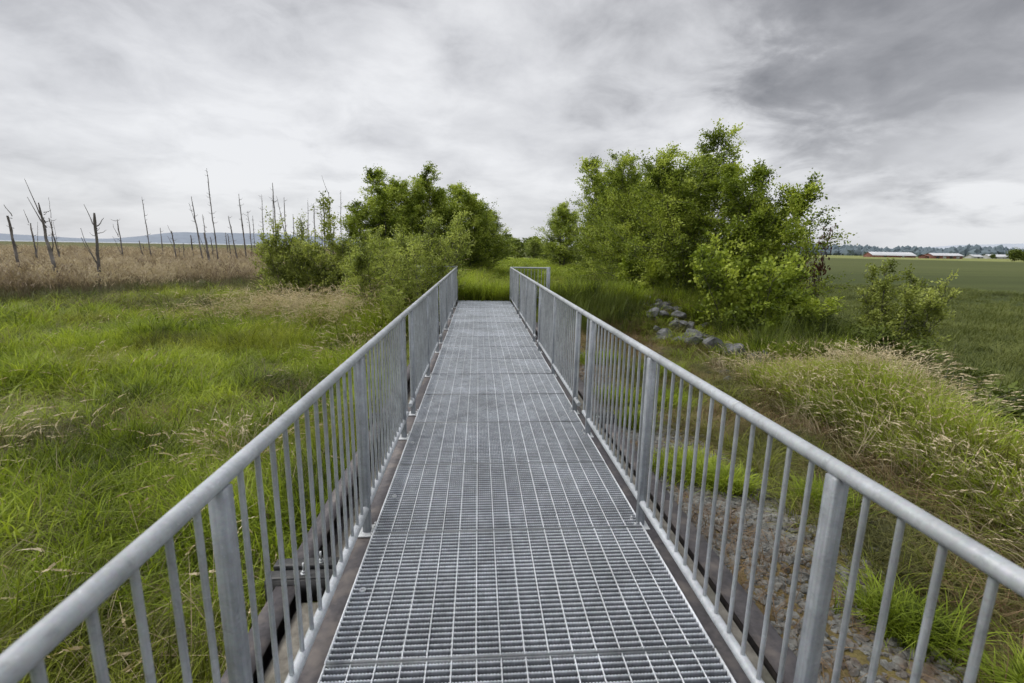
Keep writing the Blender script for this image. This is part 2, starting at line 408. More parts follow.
def scatter(name, pts, srcs, scl, idx=None, tilt=.12, label='', cat='', rot=None, sz=None, kind='stuff'):
    """one object of uncountable stuff: geometry nodes instance the source meshes on its points"""
    n = len(pts)
    if n == 0: return
    if idx is None: idx = rng.integers(0, len(srcs), n)
    rotv = np.stack([rng.normal(0, tilt, n), rng.normal(0, tilt, n), rng.uniform(0, 6.283, n)], 1) if rot is None else rot
    if np.ndim(scl) == 1: scl = np.stack([scl, scl, scl if sz is None else sz], 1)
    me = bpy.data.meshes.new(name); me.vertices.add(n); me.vertices.foreach_set('co', np.asarray(pts, np.float32).ravel())
    for k, arr in (('rot', rotv), ('scl', scl)):
        a = me.attributes.new(k, 'FLOAT_VECTOR', 'POINT'); a.data.foreach_set('vector', np.asarray(arr, np.float32).ravel())
    a = me.attributes.new('idx', 'INT', 'POINT'); a.data.foreach_set('value', np.asarray(idx, np.int32))
    o = link(name, me); tag(o, label, cat, kind=kind)
    ng = bpy.data.node_groups.new(name, 'GeometryNodeTree')
    ng.interface.new_socket('Geometry', in_out='INPUT', socket_type='NodeSocketGeometry')
    ng.interface.new_socket('Geometry', in_out='OUTPUT', socket_type='NodeSocketGeometry')
    gi = ng.nodes.new('NodeGroupInput'); go = ng.nodes.new('NodeGroupOutput'); jn = ng.nodes.new('GeometryNodeJoinGeometry')
    def na(nm, typ):
        q = ng.nodes.new('GeometryNodeInputNamedAttribute'); q.data_type = typ; q.inputs[0].default_value = nm
        return [s for s in q.outputs if s.enabled and s.name == 'Attribute'][0]
    A = na('rot', 'FLOAT_VECTOR'); B = na('scl', 'FLOAT_VECTOR'); D = na('idx', 'INT')
    for k, s in enumerate(srcs):
        oi = ng.nodes.new('GeometryNodeObjectInfo'); oi.inputs['Object'].default_value = s
        io = ng.nodes.new('GeometryNodeInstanceOnPoints')
        cp = ng.nodes.new('FunctionNodeCompare'); cp.data_type = 'INT'; cp.operation = 'EQUAL'
        ins = [i for i in cp.inputs if i.enabled]
        ng.links.new(D, ins[0]); ins[1].default_value = k
        ng.links.new(gi.outputs[0], io.inputs['Points']); ng.links.new(cp.outputs[0], io.inputs['Selection'])
        ng.links.new(oi.outputs['Geometry'], io.inputs['Instance'])
        ng.links.new(A, io.inputs['Rotation']); ng.links.new(B, io.inputs['Scale'])
        ng.links.new(io.outputs[0], jn.inputs[0])
    ng.links.new(jn.outputs[0], go.inputs[0])
    md = o.modifiers.new('scatter', 'NODES'); md.node_group = ng
    return o

def region(n, x0, x1, y0, y1, dens=None, s=0):
    x = rng.uniform(x0, x1, n); y = rng.uniform(y0, y1, n)
    if dens is not None:
        k = rng.uniform(0, 1, n) < dens(x, y); x = x[k]; y = y[k]
    return x, y
def infront(x, y, m=1.2):     # roughly what a camera near the photograph's place can see
    return (y > -.6) & (np.abs(x) < 2.2+y*1.45*m)
def P3(x, y, dz=-.02): return np.stack([x, y, height(x, y)+dz], 1)

G1 = [clump('g1%d' % i, 30, .34, .15, .010, M['grass'], .28, .75, seed=10+i) for i in range(3)]
GB = [clump('gb%d' % i, 26, .33, .15, .017, M['grassb'], .26, .75, seed=20+i) for i in range(3)]
GD = [clump('gd%d' % i, 26, .30, .16, .008, M['grassd'], .45, 1.0, seed=30+i) for i in range(2)]
GS = [clump('gs%d' % i, 30, .10, .13, .006, M['grassb'], .5, .9, seg=3, seed=35+i) for i in range(2)]
DR = [clump('dr%d' % i, 8, .62, .14, .004, M['dry'], .16, .55, seg=5, headw=.007, headlen=.13, heads=8, seed=40+i) for i in range(3)]
DL = [clump('dl%d' % i, 22, .34, .17, .007, M['dry'], .6, 1.2, seed=46+i) for i in range(2)]
TH = [clump('th%d' % i, 26, .13, .2, .006, M['straw'], 1.3, 1.3, seg=3, seed=50+i) for i in range(2)]
WD = [broadleaf('wd%d' % i, 70, .22, .17, .05, M['grassb'], seed=55+i) for i in range(2)]
RE = [clump('re%d' % i, 14, 1.4, .3, .011, M['reed'], .06, .18, seg=4, hv=.32, heads=7, headlen=.3, headw=.03, seed=60+i) for i in range(3)]
RG = [clump('rg%d' % i, 18, 1.0, .3, .022, M['reedg'], .15, .4, seed=66+i) for i in range(2)]
CR = [clump('cr%d' % i, 30, .34, .32, .016, M['crop'], .3, .8, seg=3, seed=70+i) for i in range(2)]
RU = [clump('ru%d' % i, 34, .75, .2, .009, M['leafD'], .22, .4, seed=75+i) for i in range(2)]

def clear(x, y):     # keep plants off the bridge and its beams
    return ~((x > -1.62) & (x < 1.45) & (y < 15.3))
# --- left meadow
def meadow(n, x0, x1, y0, y1, s, hs=1.0, nm='meadow_grass', lab=''):
    x, y = region(n, x0, x1, y0, y1, lambda x, y: (clear(x, y) & infront(x, y) & (reed_d(x, y) < .8))*1.0)
    a = fbm(x*.45, y*.45, 81); b_ = fbm(x*.9+5, y*.9, 82); c = rng.uniform(0, 1, len(x)); e = fbm(x*.22, y*.22, 88)
    kind = np.where(b_ > .68, 6, np.where(a > .55, rng.integers(0, 3, len(x)), rng.integers(3, 6, len(x))))
    kind = np.where((c < .05+(.15+.6*ss(-5.5, -9, x))*ss(.50, .62, e)), rng.integers(6, 8, len(x)), kind)
    kind = np.where((c > .965), rng.integers(8, 10, len(x)), kind)
    kind = np.where((kind >= 3) & (kind < 6) & (rng.uniform(0, 1, len(x)) < .18), rng.integers(10, 12, len(x)), kind)
    sc = s*(.65+.7*rng.uniform(0, 1, len(x)))*(.75+.6*fbm(x*.8, y*.8, 83))
    return scatter(nm, P3(x, y), G1+GB+GD+DL+WD, sc, kind, .16, lab, 'grass', sz=sc*hs*(.65+.9*fbm(x*.6, y*.6, 84)))
meadow(10000, -9, -1.4, -.5, 7, 1.1, 1.3, 'meadow_grass', 'green wild grass on the marsh meadow beside the bridge, near part')
meadow(11000, -20, -1.4, 7, 16, 1.35, 1.0, 'meadow_grass', 'green wild grass on the marsh meadow, middle distance')
meadow(16000, -50, 0, 16, 44, 1.9, .75, 'meadow_grass', 'green wild grass on the marsh meadow in front of the reeds')
# dead brown thatch patches and tan seed-head grass on the left
x, y = region(900, -7.4, -4.0, 6.3, 8.6, lambda x, y: np.exp(-(((x+5.4)/.9)**2+((y-7.6)/.55)**2)))
x2, y2 = region(1200, -12, -3, 8, 22, lambda x, y: ss(.62, .72, fbm(x*.7, y*.7, 90)))
x = np.concatenate([x, x2]); y = np.concatenate([y, y2])
scatter('dead_thatch', P3(x, y, .12), TH, np.full(len(x), 1.5), None, .3, 'flattened brown dead grass patches in the left meadow', 'dead grass')
def dens_dryL(x, y):
    d = np.exp(-(((x+7.3)/1.2)**2+((y-5.9)/.8)**2))*1.3+1.0*np.exp(-(((x+3.1)/.4)**2+((y-6.3)/.8)**2))
    d = d+1.5*np.exp(-(((x+4.4)/1.6)**2+((y-17.2)/1.6)**2))+.9*np.exp(-(((x+8.2)/2.0)**2+((y-19.5)/1.3)**2))+.5*np.exp(-(((x+3.4)/.8)**2+((y-13.0)/1.5)**2))
    d = d+.05*ss(.55, .65, fbm(x*.5, y*.5, 91))
    return d*clear(x, y)*infront(x, y)
x, y = region(13000, -13, -1.6, 1.5, 24, dens_dryL)
scatter('dry_seed_grass', P3(x, y), DR+DL, (.8+.7*rng.uniform(0, 1, len(x)))*(1+.25*ss(12, 16, y)), None, .15, 'tan dry grass with drooping seed heads on the left meadow', 'dry grass')
# --- reeds
def dr(x, y): return ((reed_d(x, y) > 0) & infront(x, y, 1.1))*(1.0)
x, y = region(13000, -75, -8, 20, 48, dr); x2, y2 = region(6500, -120, -6, 48, 95, dr)
sc = np.concatenate([.85+.35*rng.uniform(0, 1, len(x)), 1.1+.4*rng.uniform(0, 1, len(x2))])
x = np.concatenate([x, x2]); y = np.concatenate([y, y2])
kk = np.where((rng.uniform(0, 1, len(x)) < .85-.55*ss(0, 3.5, reed_d(x, y))) & (fbm(x*.3, y*.3, 92) > .38), rng.integers(3, 5, len(x)), rng.integers(0, 3, len(x)))
ht = np.where(kk > 2, sc*.75, sc*(.85+.25*fbm(x*.3, y*.3, 93)))
scatter('reed_bed', P3(x, y), RE+RG, sc, kk, .06, 'broad bed of brown dry reeds across the left marsh', 'reeds', sz=ht)
# --- dike grass beyond the bridge end
def dk(x, y): return ((x > -6) & (x < 13+.1*y))*1.0
x, y = region(9000, -6, 9, 15.25, 26, lambda x, y: dk(x, y)*((y > 17.5)*.55+(y < 17.5)*1.0)*(1-.9*np.exp(-((x-5.75)/.75)**2)*(y < 21)))
t = ss(15.6, 18, y)*ss(-.8, .4, x)*(1-ss(5.5, 7.5, x))
sc = (1.35-.5*t)*(.7+.6*rng.uniform(0, 1, len(x)))
kk = np.where(rng.uniform(0, 1, len(x)) < .12+.2*t, rng.integers(6, 8, len(x)), np.where(rng.uniform(0, 1, len(x)) < .25, rng.integers(0, 3, len(x)), rng.integers(3, 6, len(x))))
scatter('bank_grass', P3(x, y), G1+GB+GD, sc, kk, .15, 'tall green grass on the dike at the far end of the bridge', 'grass', sz=sc*(1.5-.9*t))
x, y = region(14000, -12, 24, 26, 75, lambda x, y: 1.0*(x < 6+.28*y)*(y > 25))
sc = 1.6*(.7+.6*rng.uniform(0, 1, len(x)))
scatter('track_grass', P3(x, y), GB+GD[:1]+G1[:1], sc, rng.choice([0, 1, 2, 0, 1, 2, 3, 4], len(x)), .15, 'light green grass over the track along the dike', 'grass', sz=sc*.55)
# rushes right of the far bridge end
x, y = region(420, 1.6, 5.0, 13.0, 17.5, lambda x, y: np.exp(-(((x-3.2)/1.3)**2+((y-15.0)/1.3)**2))*clear(x, y)*(x > 1.5))
scatter('rushes', P3(x, y), RU, .7+.5*rng.uniform(0, 1, len(x)), None, .1, 'dark green rushes beside the far end of the right railing', 'rushes')
# --- ground right of the bridge
def bxf(x, y): return x-4.6-.12*(y-5)
x, y = region(9000, 1.3, 6.2, -.3, 15.2, lambda x, y: (bxf(x, y) < .6)*(.2+.8*ss(.38, .6, fbm(x*.8, y*.8, 95)))*ss(2.7, 3.6, x+.5*fbm(x*2, y*2, 96)))
kk = rng.choice([0, 3, 2, 3, 4, 3, 4, 4], len(x))
sc = .65+.5*rng.uniform(0, 1, len(x))
scatter('thin_grass', P3(x, y), GS+G1[:1]+GD, sc, kk, .15, 'thin olive and brown grass between the bridge and the berm', 'grass', sz=sc*(.35+.5*fbm(x*.8, y*.8, 97))*(1-.5*ss(9.5, 11, y)))
x, y = region(5200, 1.2, 5.6, -.3, 14, lambda x, y: ss(.45, .62, fbm(x*1.1, y*1.1, 98))*(bxf(x, y) < .9))
kq = rng.uniform(0, 1, len(x)) < .30+.7*ss(1.9, 2.8, x); x = x[kq]; y = y[kq]
scatter('dead_thatch', P3(x, y, 0), TH, .6+.5*rng.uniform(0, 1, len(x)), None, .3, 'reddish brown dead stalks lying on the ground right of the bridge', 'dead grass')
tuft = [(2.75, 2.7, .22), (2.26, 4.95, .35), (2.5, 4.6, .2), (2.9, 7.4, .4), (2.2, 7.7, .3), (3.6, 9.2, .45), (2.1, 6.6, .2), (3.3, 4.2, .2), (2.6, 10.5, .4), (3.0, 2.0, .2)]
px = []; py = []
for (a, b_, r_) in tuft:
    n = int(70*r_/.35); px.append(rng.normal(a, r_*.5, n)); py.append(rng.normal(b_, r_*.5, n))
x = np.concatenate(px); y = np.concatenate(py); k = clear(x, y); x = x[k]; y = y[k]
scatter('grass_tufts', P3(x, y), GB, .5+.4*rng.uniform(0, 1, len(x)), None, .15, 'fresh green grass tufts growing through the gravel', 'grass')
x, y = region(450, 4.4, 6.8, 10.2, 20.5)
sc = .7+.6*rng.uniform(0, 1, len(x))
scatter('rock_grass', P3(x, y), GD+GB+TH, sc, None, .2, 'short grass and dead stalks growing between the riprap stones', 'grass', sz=sc*.8)
# berm
def bd(x, y): return (bxf(x, y) > .1)*(bxf(x, y) < np.clip(.55+.45*(y-4.3), .3, 2.1)+.35+.5*fbm(x*1.5, y*1.5, 131))*(y > 1.0)*(y < 9.4)*infront(x, y)
x, y = region(11000, 4, 11, 1, 12, bd)
kk = np.where(rng.uniform(0, 1, len(x)) < .6, rng.integers(0, 3, len(x)), rng.integers(3, 6, len(x)))
kk = np.where(rng.uniform(0, 1, len(x)) < .22, rng.integers(6, 8, len(x)), kk)
sc = 1.15*(.7+.6*rng.uniform(0, 1, len(x)))
scatter('berm_grass', P3(x, y), GB+G1+GD, sc, kk, .18, 'long green grass covering the berm right of the bridge', 'grass', sz=sc*(.55+1.0*fbm(x*1.1, y*1.1, 132)))
x, y = region(12000, 4, 11, 1, 12, lambda x, y: bd(x, y)*(.2+.75*ss(1.0, 2.4, bxf(x, y))*ss(.40, .62, fbm(x*.7, y*.7, 99))+.45*np.exp(-(bxf(x, y)/.5)**2)))
scatter('dry_seed_grass', P3(x, y), DR+DL, .6+.5*rng.uniform(0, 1, len(x)), None, .2, 'pale dry grass with seed heads along the top of the berm', 'dry grass')
x, y = region(3000, 4, 7.5, 1, 10, lambda x, y: np.exp(-((bxf(x, y)-.15)/.35)**2)*.6)
scatter('dead_thatch', P3(x, y, .02), TH+DL[:1], .9+.5*rng.uniform(0, 1, len(x)), None, .3, 'matted straw along the foot of the berm', 'dead grass')
# slope between riprap and trees
x, y = region(9000, 4.2, 14, 10.5, 27, lambda x, y: ((x > 6.6-.03*(y-11))*1.0))
kk = rng.choice([0, 1, 2, 3, 4, 5, 6, 7, 8], len(x), p=[.2, .2, .2, .04, .04, .1, .1, .07, .05])
sc = 1.3*(.7+.6*rng.uniform(0, 1, len(x)))
scatter('bank_grass', P3(x, y), GB+RU+GD+DL, sc, kk, .15, 'dark green long grass on the bank under the right-hand trees', 'grass', sz=sc*1.0)
# field crop
x, y = region(15000, 11, 60, 4, 60, lambda x, y: (x > 11.2)*infront(x, y, 1.1)*1.0*(1-.7*ss(30, 60, np.hypot(x, y))))
sc = 1.4*(.7+.6*rng.uniform(0, 1, len(x)))
scatter('field_crop', P3(x, y), CR, sc, None, .1, 'dark green crop covering the field on the right', 'crop', sz=sc*(.45+.7*fbm(x*.12, y*.5, 101)))

# ------------------------------------------------------------------ stones
def rockmesh(name, seed, mat, sub=2, flat=.7, jag=.28):
    import bmesh
    bm = bmesh.new(); bmesh.ops.create_icosphere(bm, subdivisions=sub, radius=1)
    r = np.random.default_rng(seed)
    pl = [(r.normal(0, 1, 3), r.uniform(.45, .9)) for _ in range(16)]
    for v in bm.verts:
        c = np.array(v.co)
        for (nv, d) in pl:
            nv = nv/np.linalg.norm(nv); e = c@nv-d
            if e > 0: c = c-nv*e
        c *= 1+jag*.2*r.normal(); c = c+.05*np.sin(c[[1, 2, 0]]*7+seed)*(sub > 1); c[2] *= flat; v.co = c
    me = bpy.data.meshes.new(name); bm.to_mesh(me); bm.free(); me.materials.append(mat); return me
GV = [bpy.data.objects.new('pebble_source', rockmesh('pebble%d' % i, 200+i, M['gravel'], 1)) for i in range(5)]
def dg(x, y):
    n = fbm(x*1.3, y*1.3, 110)
    band = (1-ss(2.35, 3.1, x+.8*(n-.5)+.06*(y-4)+.9*(1-ss(1.6, 2.6, y))))
    arm = np.exp(-((x-1.45-(4.6-y)*-.0-(y-3.4)*1.05)/.45)**2)*(y > 2.2)*(y < 5.2)     # an arm of gravel reaching out to the berm
    patch = np.exp(-(((x-3.6)/.5)**2+((y-4.2)/.45)**2))
    return np.clip(band+.9*patch+.7*arm, 0, 1)*(.35+.8*ss(.32, .5, n))
x, y = region(72000, 1.2, 4.6, .6, 14, dg)
s_ = .022+.045*rng.uniform(0, 1, len(x))**1.8
scatter('gravel', P3(x, y, .0), GV, s_, None, .5, 'loose grey and brown gravel right of the bridge', 'gravel')
rocks = [(6.05, 11.1, .34, 0), (5.75, 11.45, .42, 1), (6.45, 10.75, .30, 2), (5.45, 11.9, .30, 3), (6.35, 11.35, .26, 4), (5.95, 11.8, .25, 5), (6.75, 10.55, .22, 0), (5.2, 12.2, .2, 1)]
rocks = [(x, y, s*1.15, k) for (x, y, s, k) in rocks]
for i in range(64):
    t = i/63; x = 5.6+.3*math.sin(t*5)+random.uniform(-.85, .75); y = 12.4+t*7.8+random.uniform(-.4, .4)
    rocks.append((x, y, random.uniform(.17, .42), random.randrange(6)))
for i in range(22): rocks.append((random.uniform(2.6, 5.0), random.uniform(7.5, 15.5), random.uniform(.07, .17), random.randrange(6)))
RM = [rockmesh('boulder', 300+i, M['rock'], 3, .62, .12) for i in range(6)]
RL = {0: 'grey flat-topped boulder in front of the rock pile where the berm begins', 1: 'largest dark grey boulder of the rock pile beside the berm',
      2: 'small pale boulder at the right end of the rock pile beside the berm'}
for i, (x, y, s, k) in enumerate(rocks):
    o = link('boulder', RM[k], None, (x, y, float(height(x, y))+s*(.34 if i < 8 else .26))); o.scale = (s, s*random.uniform(.7, 1), s*random.uniform(.7, 1)); o.rotation_euler = (random.uniform(-.3, .3), random.uniform(-.3, .3), random.uniform(0, 6))
    if i in RL: tag(o, RL[i], 'boulder', 'riprap boulders on the bank')
    elif i < 8: tag(o, 'smaller grey stone of the rock pile beside the berm', 'boulder', 'riprap boulders on the bank')
    elif i < 72: tag(o, 'grey riprap stone half sunk in grass on the bank below the right-hand trees', 'boulder', 'riprap boulders on the bank')
    else: tag(o, 'small grey stone lying between the right railing and the riprap line', 'boulder', 'riprap boulders on the bank')

# ------------------------------------------------------------------ trees
def leaf_arrays(P, D, size, r, rv):
    n = len(P)
    nrm = r.normal(0, 1, (n, 3)); nrm[:, 2] = np.abs(nrm[:, 2])*1.2+.25
    nrm /= np.linalg.norm(nrm, axis=1)[:, None]
    d = D+r.normal(0, .7, (n, 3)); d -= nrm*(d*nrm).sum(1)[:, None]; d /= np.linalg.norm(d, axis=1)[:, None]+1e-9
    s = np.cross(nrm, d); L = (size*r.uniform(.6, 1.25, n))[:, None]
    wd = .36
    V = np.stack([P, P+d*L*.45+s*L*wd, P+d*L, P+d*L*.45-s*L*wd], 1).reshape(-1, 3)
    F = np.arange(4*n).reshape(-1, 4)
    return V, F, np.repeat(rv, 4)
def tree_meshes(name, seed, H, spread, stems, limbs, twigs, leaves, lsize, leafmat, env=None, tmin=.08, trunk_r=.09, base_r=.3, elev=(15, 60), stemlean=.16, lw=.10, barkmat=None):
    r = np.random.default_rng(seed); mb = MB(); LP = []; LD = []; LR = []
    env = env or (lambda t: (.55+.45*math.sin(min(1, t/.45)*math.pi/2))*(1-max(0, (t-.35)/.65)**1.5)+.12)
    for s in range(stems):
        a0 = s*2.4+r.uniform(0, 1); b = np.array([math.cos(a0), math.sin(a0), 0])*base_r*r.uniform(.3, 1)*(stems > 1)
        hh = H*(1 if s == 0 else r.uniform(.68, .98)); n = 9
        ln = stemlean*r.uniform(.4, 1.4)*(stems > 1)
        pts = np.zeros((n, 3)); w = r.normal(0, .035*H, (2,))
        for i in range(n):
            t = i/(n-1); pts[i] = b+np.array([math.cos(a0)*ln*hh*t, math.sin(a0)*ln*hh*t, hh*t])+np.array([w[0]*math.sin(t*5+s), w[1]*math.sin(t*4+1+s), 0])*t
        tr = trunk_r*(1 if s == 0 else .8)
        mb.tube(pts, tr*(1-np.linspace(0, 1, n)**.8*.92), 7)
        for l in range(limbs):
            t = tmin+(.97-tmin)*((l+r.uniform(0, 1))/limbs); k = t*(n-1); i = int(min(n-2, k)); p0 = pts[i]+(pts[i+1]-pts[i])*(k-i)
            az = l*2.399+r.normal(0, .5); e = R(elev[0]+(elev[1]-elev[0])*t+r.normal(0, 10))
            L = spread*env(t)*r.uniform(.55, 1.15)
            m_ = 6; q = np.zeros((m_, 3)); q[0] = p0; d = np.array([math.cos(az)*math.cos(e), math.sin(az)*math.cos(e), math.sin(e)])
            for j in range(1, m_):
                d = d+r.normal(0, .12, 3)+np.array([0, 0, .06]); d /= np.linalg.norm(d); q[j] = q[j-1]+d*L/(m_-1)
            mb.tube(q, np.linspace(max(.008, tr*.34*(1-t*.6)), .004, m_), 5, cap=False)
            for g_ in range(twigs):
                u = .18+.85*((g_+r.uniform(0, 1))/twigs); u = min(u, 1); kk = u*(m_-1); j = int(min(m_-2, kk)); c = q[j]+(q[j+1]-q[j])*(kk-j)
                td = d*.8+r.normal(0, .65, 3); td[2] += .25; td /= np.linalg.norm(td); TL = L*.32*r.uniform(.5, 1.2)+.12
                mb.tube(np.stack([c, c+td*TL*.5+r.normal(0, .02, 3), c+td*TL]), np.array([.006, .004, .002]), 3, cap=False)
                nl = max(2, int(leaves*r.uniform(.5, 1.4)))
                v = r.uniform(.1, 1.08, nl)[:, None]
                P = c+td*TL*v+r.normal(0, lw, (nl, 3))*(.5+.5*v)*np.array([1, 1, .55])
                LP.append(P); LD.append(np.repeat(td[None], nl, 0)); LR.append(np.clip(r.uniform(0, .55)+r.uniform(0, .45, nl), 0, 1))
    P = np.concatenate(LP); V, F, rv = leaf_arrays(P, np.concatenate(LD), lsize, r, np.concatenate(LR))
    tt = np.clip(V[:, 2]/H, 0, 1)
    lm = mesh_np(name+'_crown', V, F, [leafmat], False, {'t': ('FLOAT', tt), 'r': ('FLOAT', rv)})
    return mb.mesh(name+'_trunk', barkmat or M['bark'], True), lm
def place_tree(name, tm, x, y, label, cat, group=None, rz=0, s=1, sz=1, dz=-.05, parts=('trunk', 'crown'), z=None):
    e = empty(name, (x, y, (float(height(x, y)) if z is None else z)+dz), rz); e.scale = (s, s, s*sz)
    link(parts[0], tm[0], e); link(parts[1], tm[1], e); tag(e, label, cat, group); return e

ENV = lambda t: (.62+.38*min(1, t/.25))*(1-.88*max(0, (t-.22)/.78)**1.7)+.04
tA = tree_meshes('alder', 1, 6.7, 2.5, 4, 40, 10, 46, .078, M['leafA'], base_r=.5, trunk_r=.085, lw=.11, env=ENV, elev=(6, 42), stemlean=.15)
tB = tree_meshes('alder', 2, 5.0, 1.9, 4, 34, 9, 46, .08, M['leafB'], base_r=.5, trunk_r=.06, tmin=.04, lw=.11, env=ENV, elev=(6, 42), stemlean=.15)
tC = tree_meshes('alder', 3, 6.4, 1.9, 4, 34, 8, 38, .095, M['leafA'], base_r=.4, trunk_r=.08, lw=.12, env=ENV, elev=(8, 45), stemlean=.14)
tD = tree_meshes('alder', 4, 6.0, 2.3, 4, 34, 9, 40, .095, M['leafA'], base_r=.4, trunk_r=.075, tmin=.05, lw=.12, env=ENV, elev=(6, 42), stemlean=.14)
tE = tree_meshes('alder', 5, 6.0, 1.5, 2, 24, 6, 13, .13, M['leafO'], base_r=.3, trunk_r=.07, env=lambda t: .9-.5*t)
GRR = 'alders on the right bank'; GL = 'alders on the left bank'
place_tree('alder_tree', tA, 7.6, 17.2, 'tallest alder on the right bank, dense crown with an airy top', 'tree', GRR, .4, 1.0, .93)
place_tree('alder_tree', tB, 8.9, 15.0, 'bright yellow-green alder at the right end of the right-hand group', 'tree', GRR, 2.0, .95, 1.06)
place_tree('alder_tree', tC, 9.9, 16.6, 'thin-crowned alder leaning out over the field, rightmost of the group', 'tree', GRR, 1.1, .72, .96)
place_tree('alder_tree', tA, 7.0, 21.5, 'broad alder just left of the tallest right-hand one', 'tree', GRR, 3.3, .93, .92)
place_tree('alder_tree', tD, 8.6, 22.5, 'alder standing behind the tallest right-hand one', 'tree', GRR, 5.0, 1.05, 1.0)
place_tree('alder_tree', tD, 8.0, 28.5, 'medium alder in the middle of the right-hand row', 'tree', GRR, 1.7, 1.1, 1.05)
place_tree('alder_tree', tC, 9.4, 33.5, 'shorter alder behind the middle of the right-hand row', 'tree', GRR, 2.9, 1.1, .95)
place_tree('alder_tree', tD, 7.7, 45, 'small rounded alder at the left end of the right-hand row, beside the track', 'tree', GRR, .3, 1.05, .95)
place_tree('alder_tree', tC, 11.5, 50, 'distant alder partly hidden behind the small rounded one beside the track', 'tree', GRR, .9, 1.1, .95)
place_tree('alder_tree', tC, -5.9, 26.0, 'left alder with an open ragged top next to the dead snags', 'tree', GL, .2, 1.0, 1.0, dz=0)
place_tree('alder_tree', tD, -4.3, 28.0, 'tall dense alder in the middle of the left-hand group', 'tree', GL, 2.2, 1.0, 1.12)
place_tree('alder_tree', tC, -2.6, 29.5, 'alder right of centre in the left-hand group', 'tree', GL, 4.2, 1.0, .98)
place_tree('alder_tree', tD, -1.0, 31.0, 'right-hand tall alder of the left group with a pointed top', 'tree', GL, .9, .95, .99)
place_tree('alder_tree', tD, .3, 34.0, 'dark rounded alder at the right end of the left group, by the track', 'tree', GL, 3.0, .9, .86)
place_tree('alder_tree', tE, -7.7, 27.0, 'slim short alder at the left end of the left-hand group', 'tree', GL, 3.4, .95, .95)
# shrubs
sW = tree_meshes('willow_shrub', 11, 2.9, 1.35, 8, 19, 7, 24, .065, M['leafW'], base_r=.7, trunk_r=.03, stemlean=.3, lw=.07, tmin=.05, env=lambda t: .75-.3*t)
sO = tree_meshes('shrub', 12, 2.5, 1.1, 6, 17, 7, 17, .08, M['leafO'], base_r=.7, trunk_r=.028, stemlean=.3, lw=.08, tmin=.05, env=lambda t: .75-.3*t)
sR = tree_meshes('shrub', 13, 3.2, .75, 8, 18, 7, 22, .07, M['leafO'], base_r=.4, trunk_r=.03, stemlean=.20, lw=.05, tmin=.1, env=lambda t: .8-.35*t)
sB = tree_meshes('shrub', 14, 1.7, 1.0, 8, 12, 7, 22, .10, M['leafB'], base_r=.8, trunk_r=.03, stemlean=.4, lw=.09, tmin=.05, env=lambda t: .7-.2*t)
sD = tree_meshes('bramble', 15, 1.0, .8, 9, 10, 6, 22, .08, M['leafD'], base_r=.8, trunk_r=.015, stemlean=.5, lw=.09, tmin=.05, env=lambda t: .7-.2*t)
sP = tree_meshes('purple_shrub', 16, 1.6, .8, 5, 9, 5, 12, .08, M['leafR'], base_r=.4, trunk_r=.02, stemlean=.4, lw=.08, tmin=.2, env=lambda t: .8-.3*t)
SP = ('stems', 'foliage')
def shrub(nm, tm, x, y, label, cat, group=None, rz=0, s=1, sz=1, dz=-.05): return place_tree(nm, tm, x, y, label, cat, group, rz, s, sz, dz, SP)
shrub('willow_shrub', sW, -2.0, 15.0, 'pale green feathery willow shrub against the far left railing', 'shrub', 'willow shrubs on the left bank', 0, .88, 1.0)
shrub('willow_shrub', sW, -3.7, 17.2, 'pale green willow shrub behind and left of the railing one', 'shrub', 'willow shrubs on the left bank', 2, .95, .95)
shrub('willow_shrub', sW, -2.1, 14.1, 'low willow shrub leaning on the left corner of the bridge end', 'shrub', 'willow shrubs on the left bank', 4, .62, .66)
shrub('willow_shrub', sW, -1.5, 17.6, 'small willow shrub right behind the left corner of the bridge end', 'shrub', 'willow shrubs on the left bank', 4, .6, .62)
shrub('olive_shrub', sO, -10.0, 25.5, 'scraggly olive shrub at the left edge of the left-hand trees', 'shrub', 'olive shrubs beside the reeds', 1, 1.15, 1.35)
shrub('olive_shrub', sO, -9.0, 24.6, 'second olive shrub beside the reeds, joined to the scraggly one', 'shrub', 'olive shrubs beside the reeds', 3, 1.15, 1.3)
shrub('olive_shrub', sO, -7.4, 24.0, 'low olive shrub under the left-hand alders', 'shrub', 'olive shrubs beside the reeds', 5, 1.2, 1.2)
shrub('olive_shrub', sO, -6.0, 23.0, 'rightmost olive shrub between the reeds and the willow', 'shrub', 'olive shrubs beside the reeds', .5, 1.15, 1.05)
shrub('lone_shrub', sR, 11.1, 11.9, 'loose twiggy green shrub standing alone at the field edge behind the berm', 'shrub', None, .6, .92, 1.12)
shrub('leafy_shrub', sB, 7.9, 13.6, 'bright green leafy bush at the foot of the right-hand alders', 'shrub', 'bright bushes under the right-hand alders', .6, 1.15, 1.15)
shrub('leafy_shrub', sB, 8.6, 13.2, 'rounded yellow-green bush between the alders and the lone shrub', 'shrub', 'bright bushes under the right-hand alders', 2.6, .85, .85)
shrub('leafy_shrub', sB, 6.6, 18.4, 'low bush at the left foot of the tallest alder', 'shrub', 'bright bushes under the right-hand alders', 4.1, 1.1, .9)
shrub('purple_shrub', sP, 10.7, 15.6, 'dark purple-leaved shrub low against the field', 'shrub', 'purple-leaved shrubs', 1, .9, 1)
e = shrub('purple_shrub', sP, 11.8, 17.6, 'dark red shrub peeking out behind the rightmost alder', 'shrub', 'purple-leaved shrubs', 3, 1.1, 2.4)
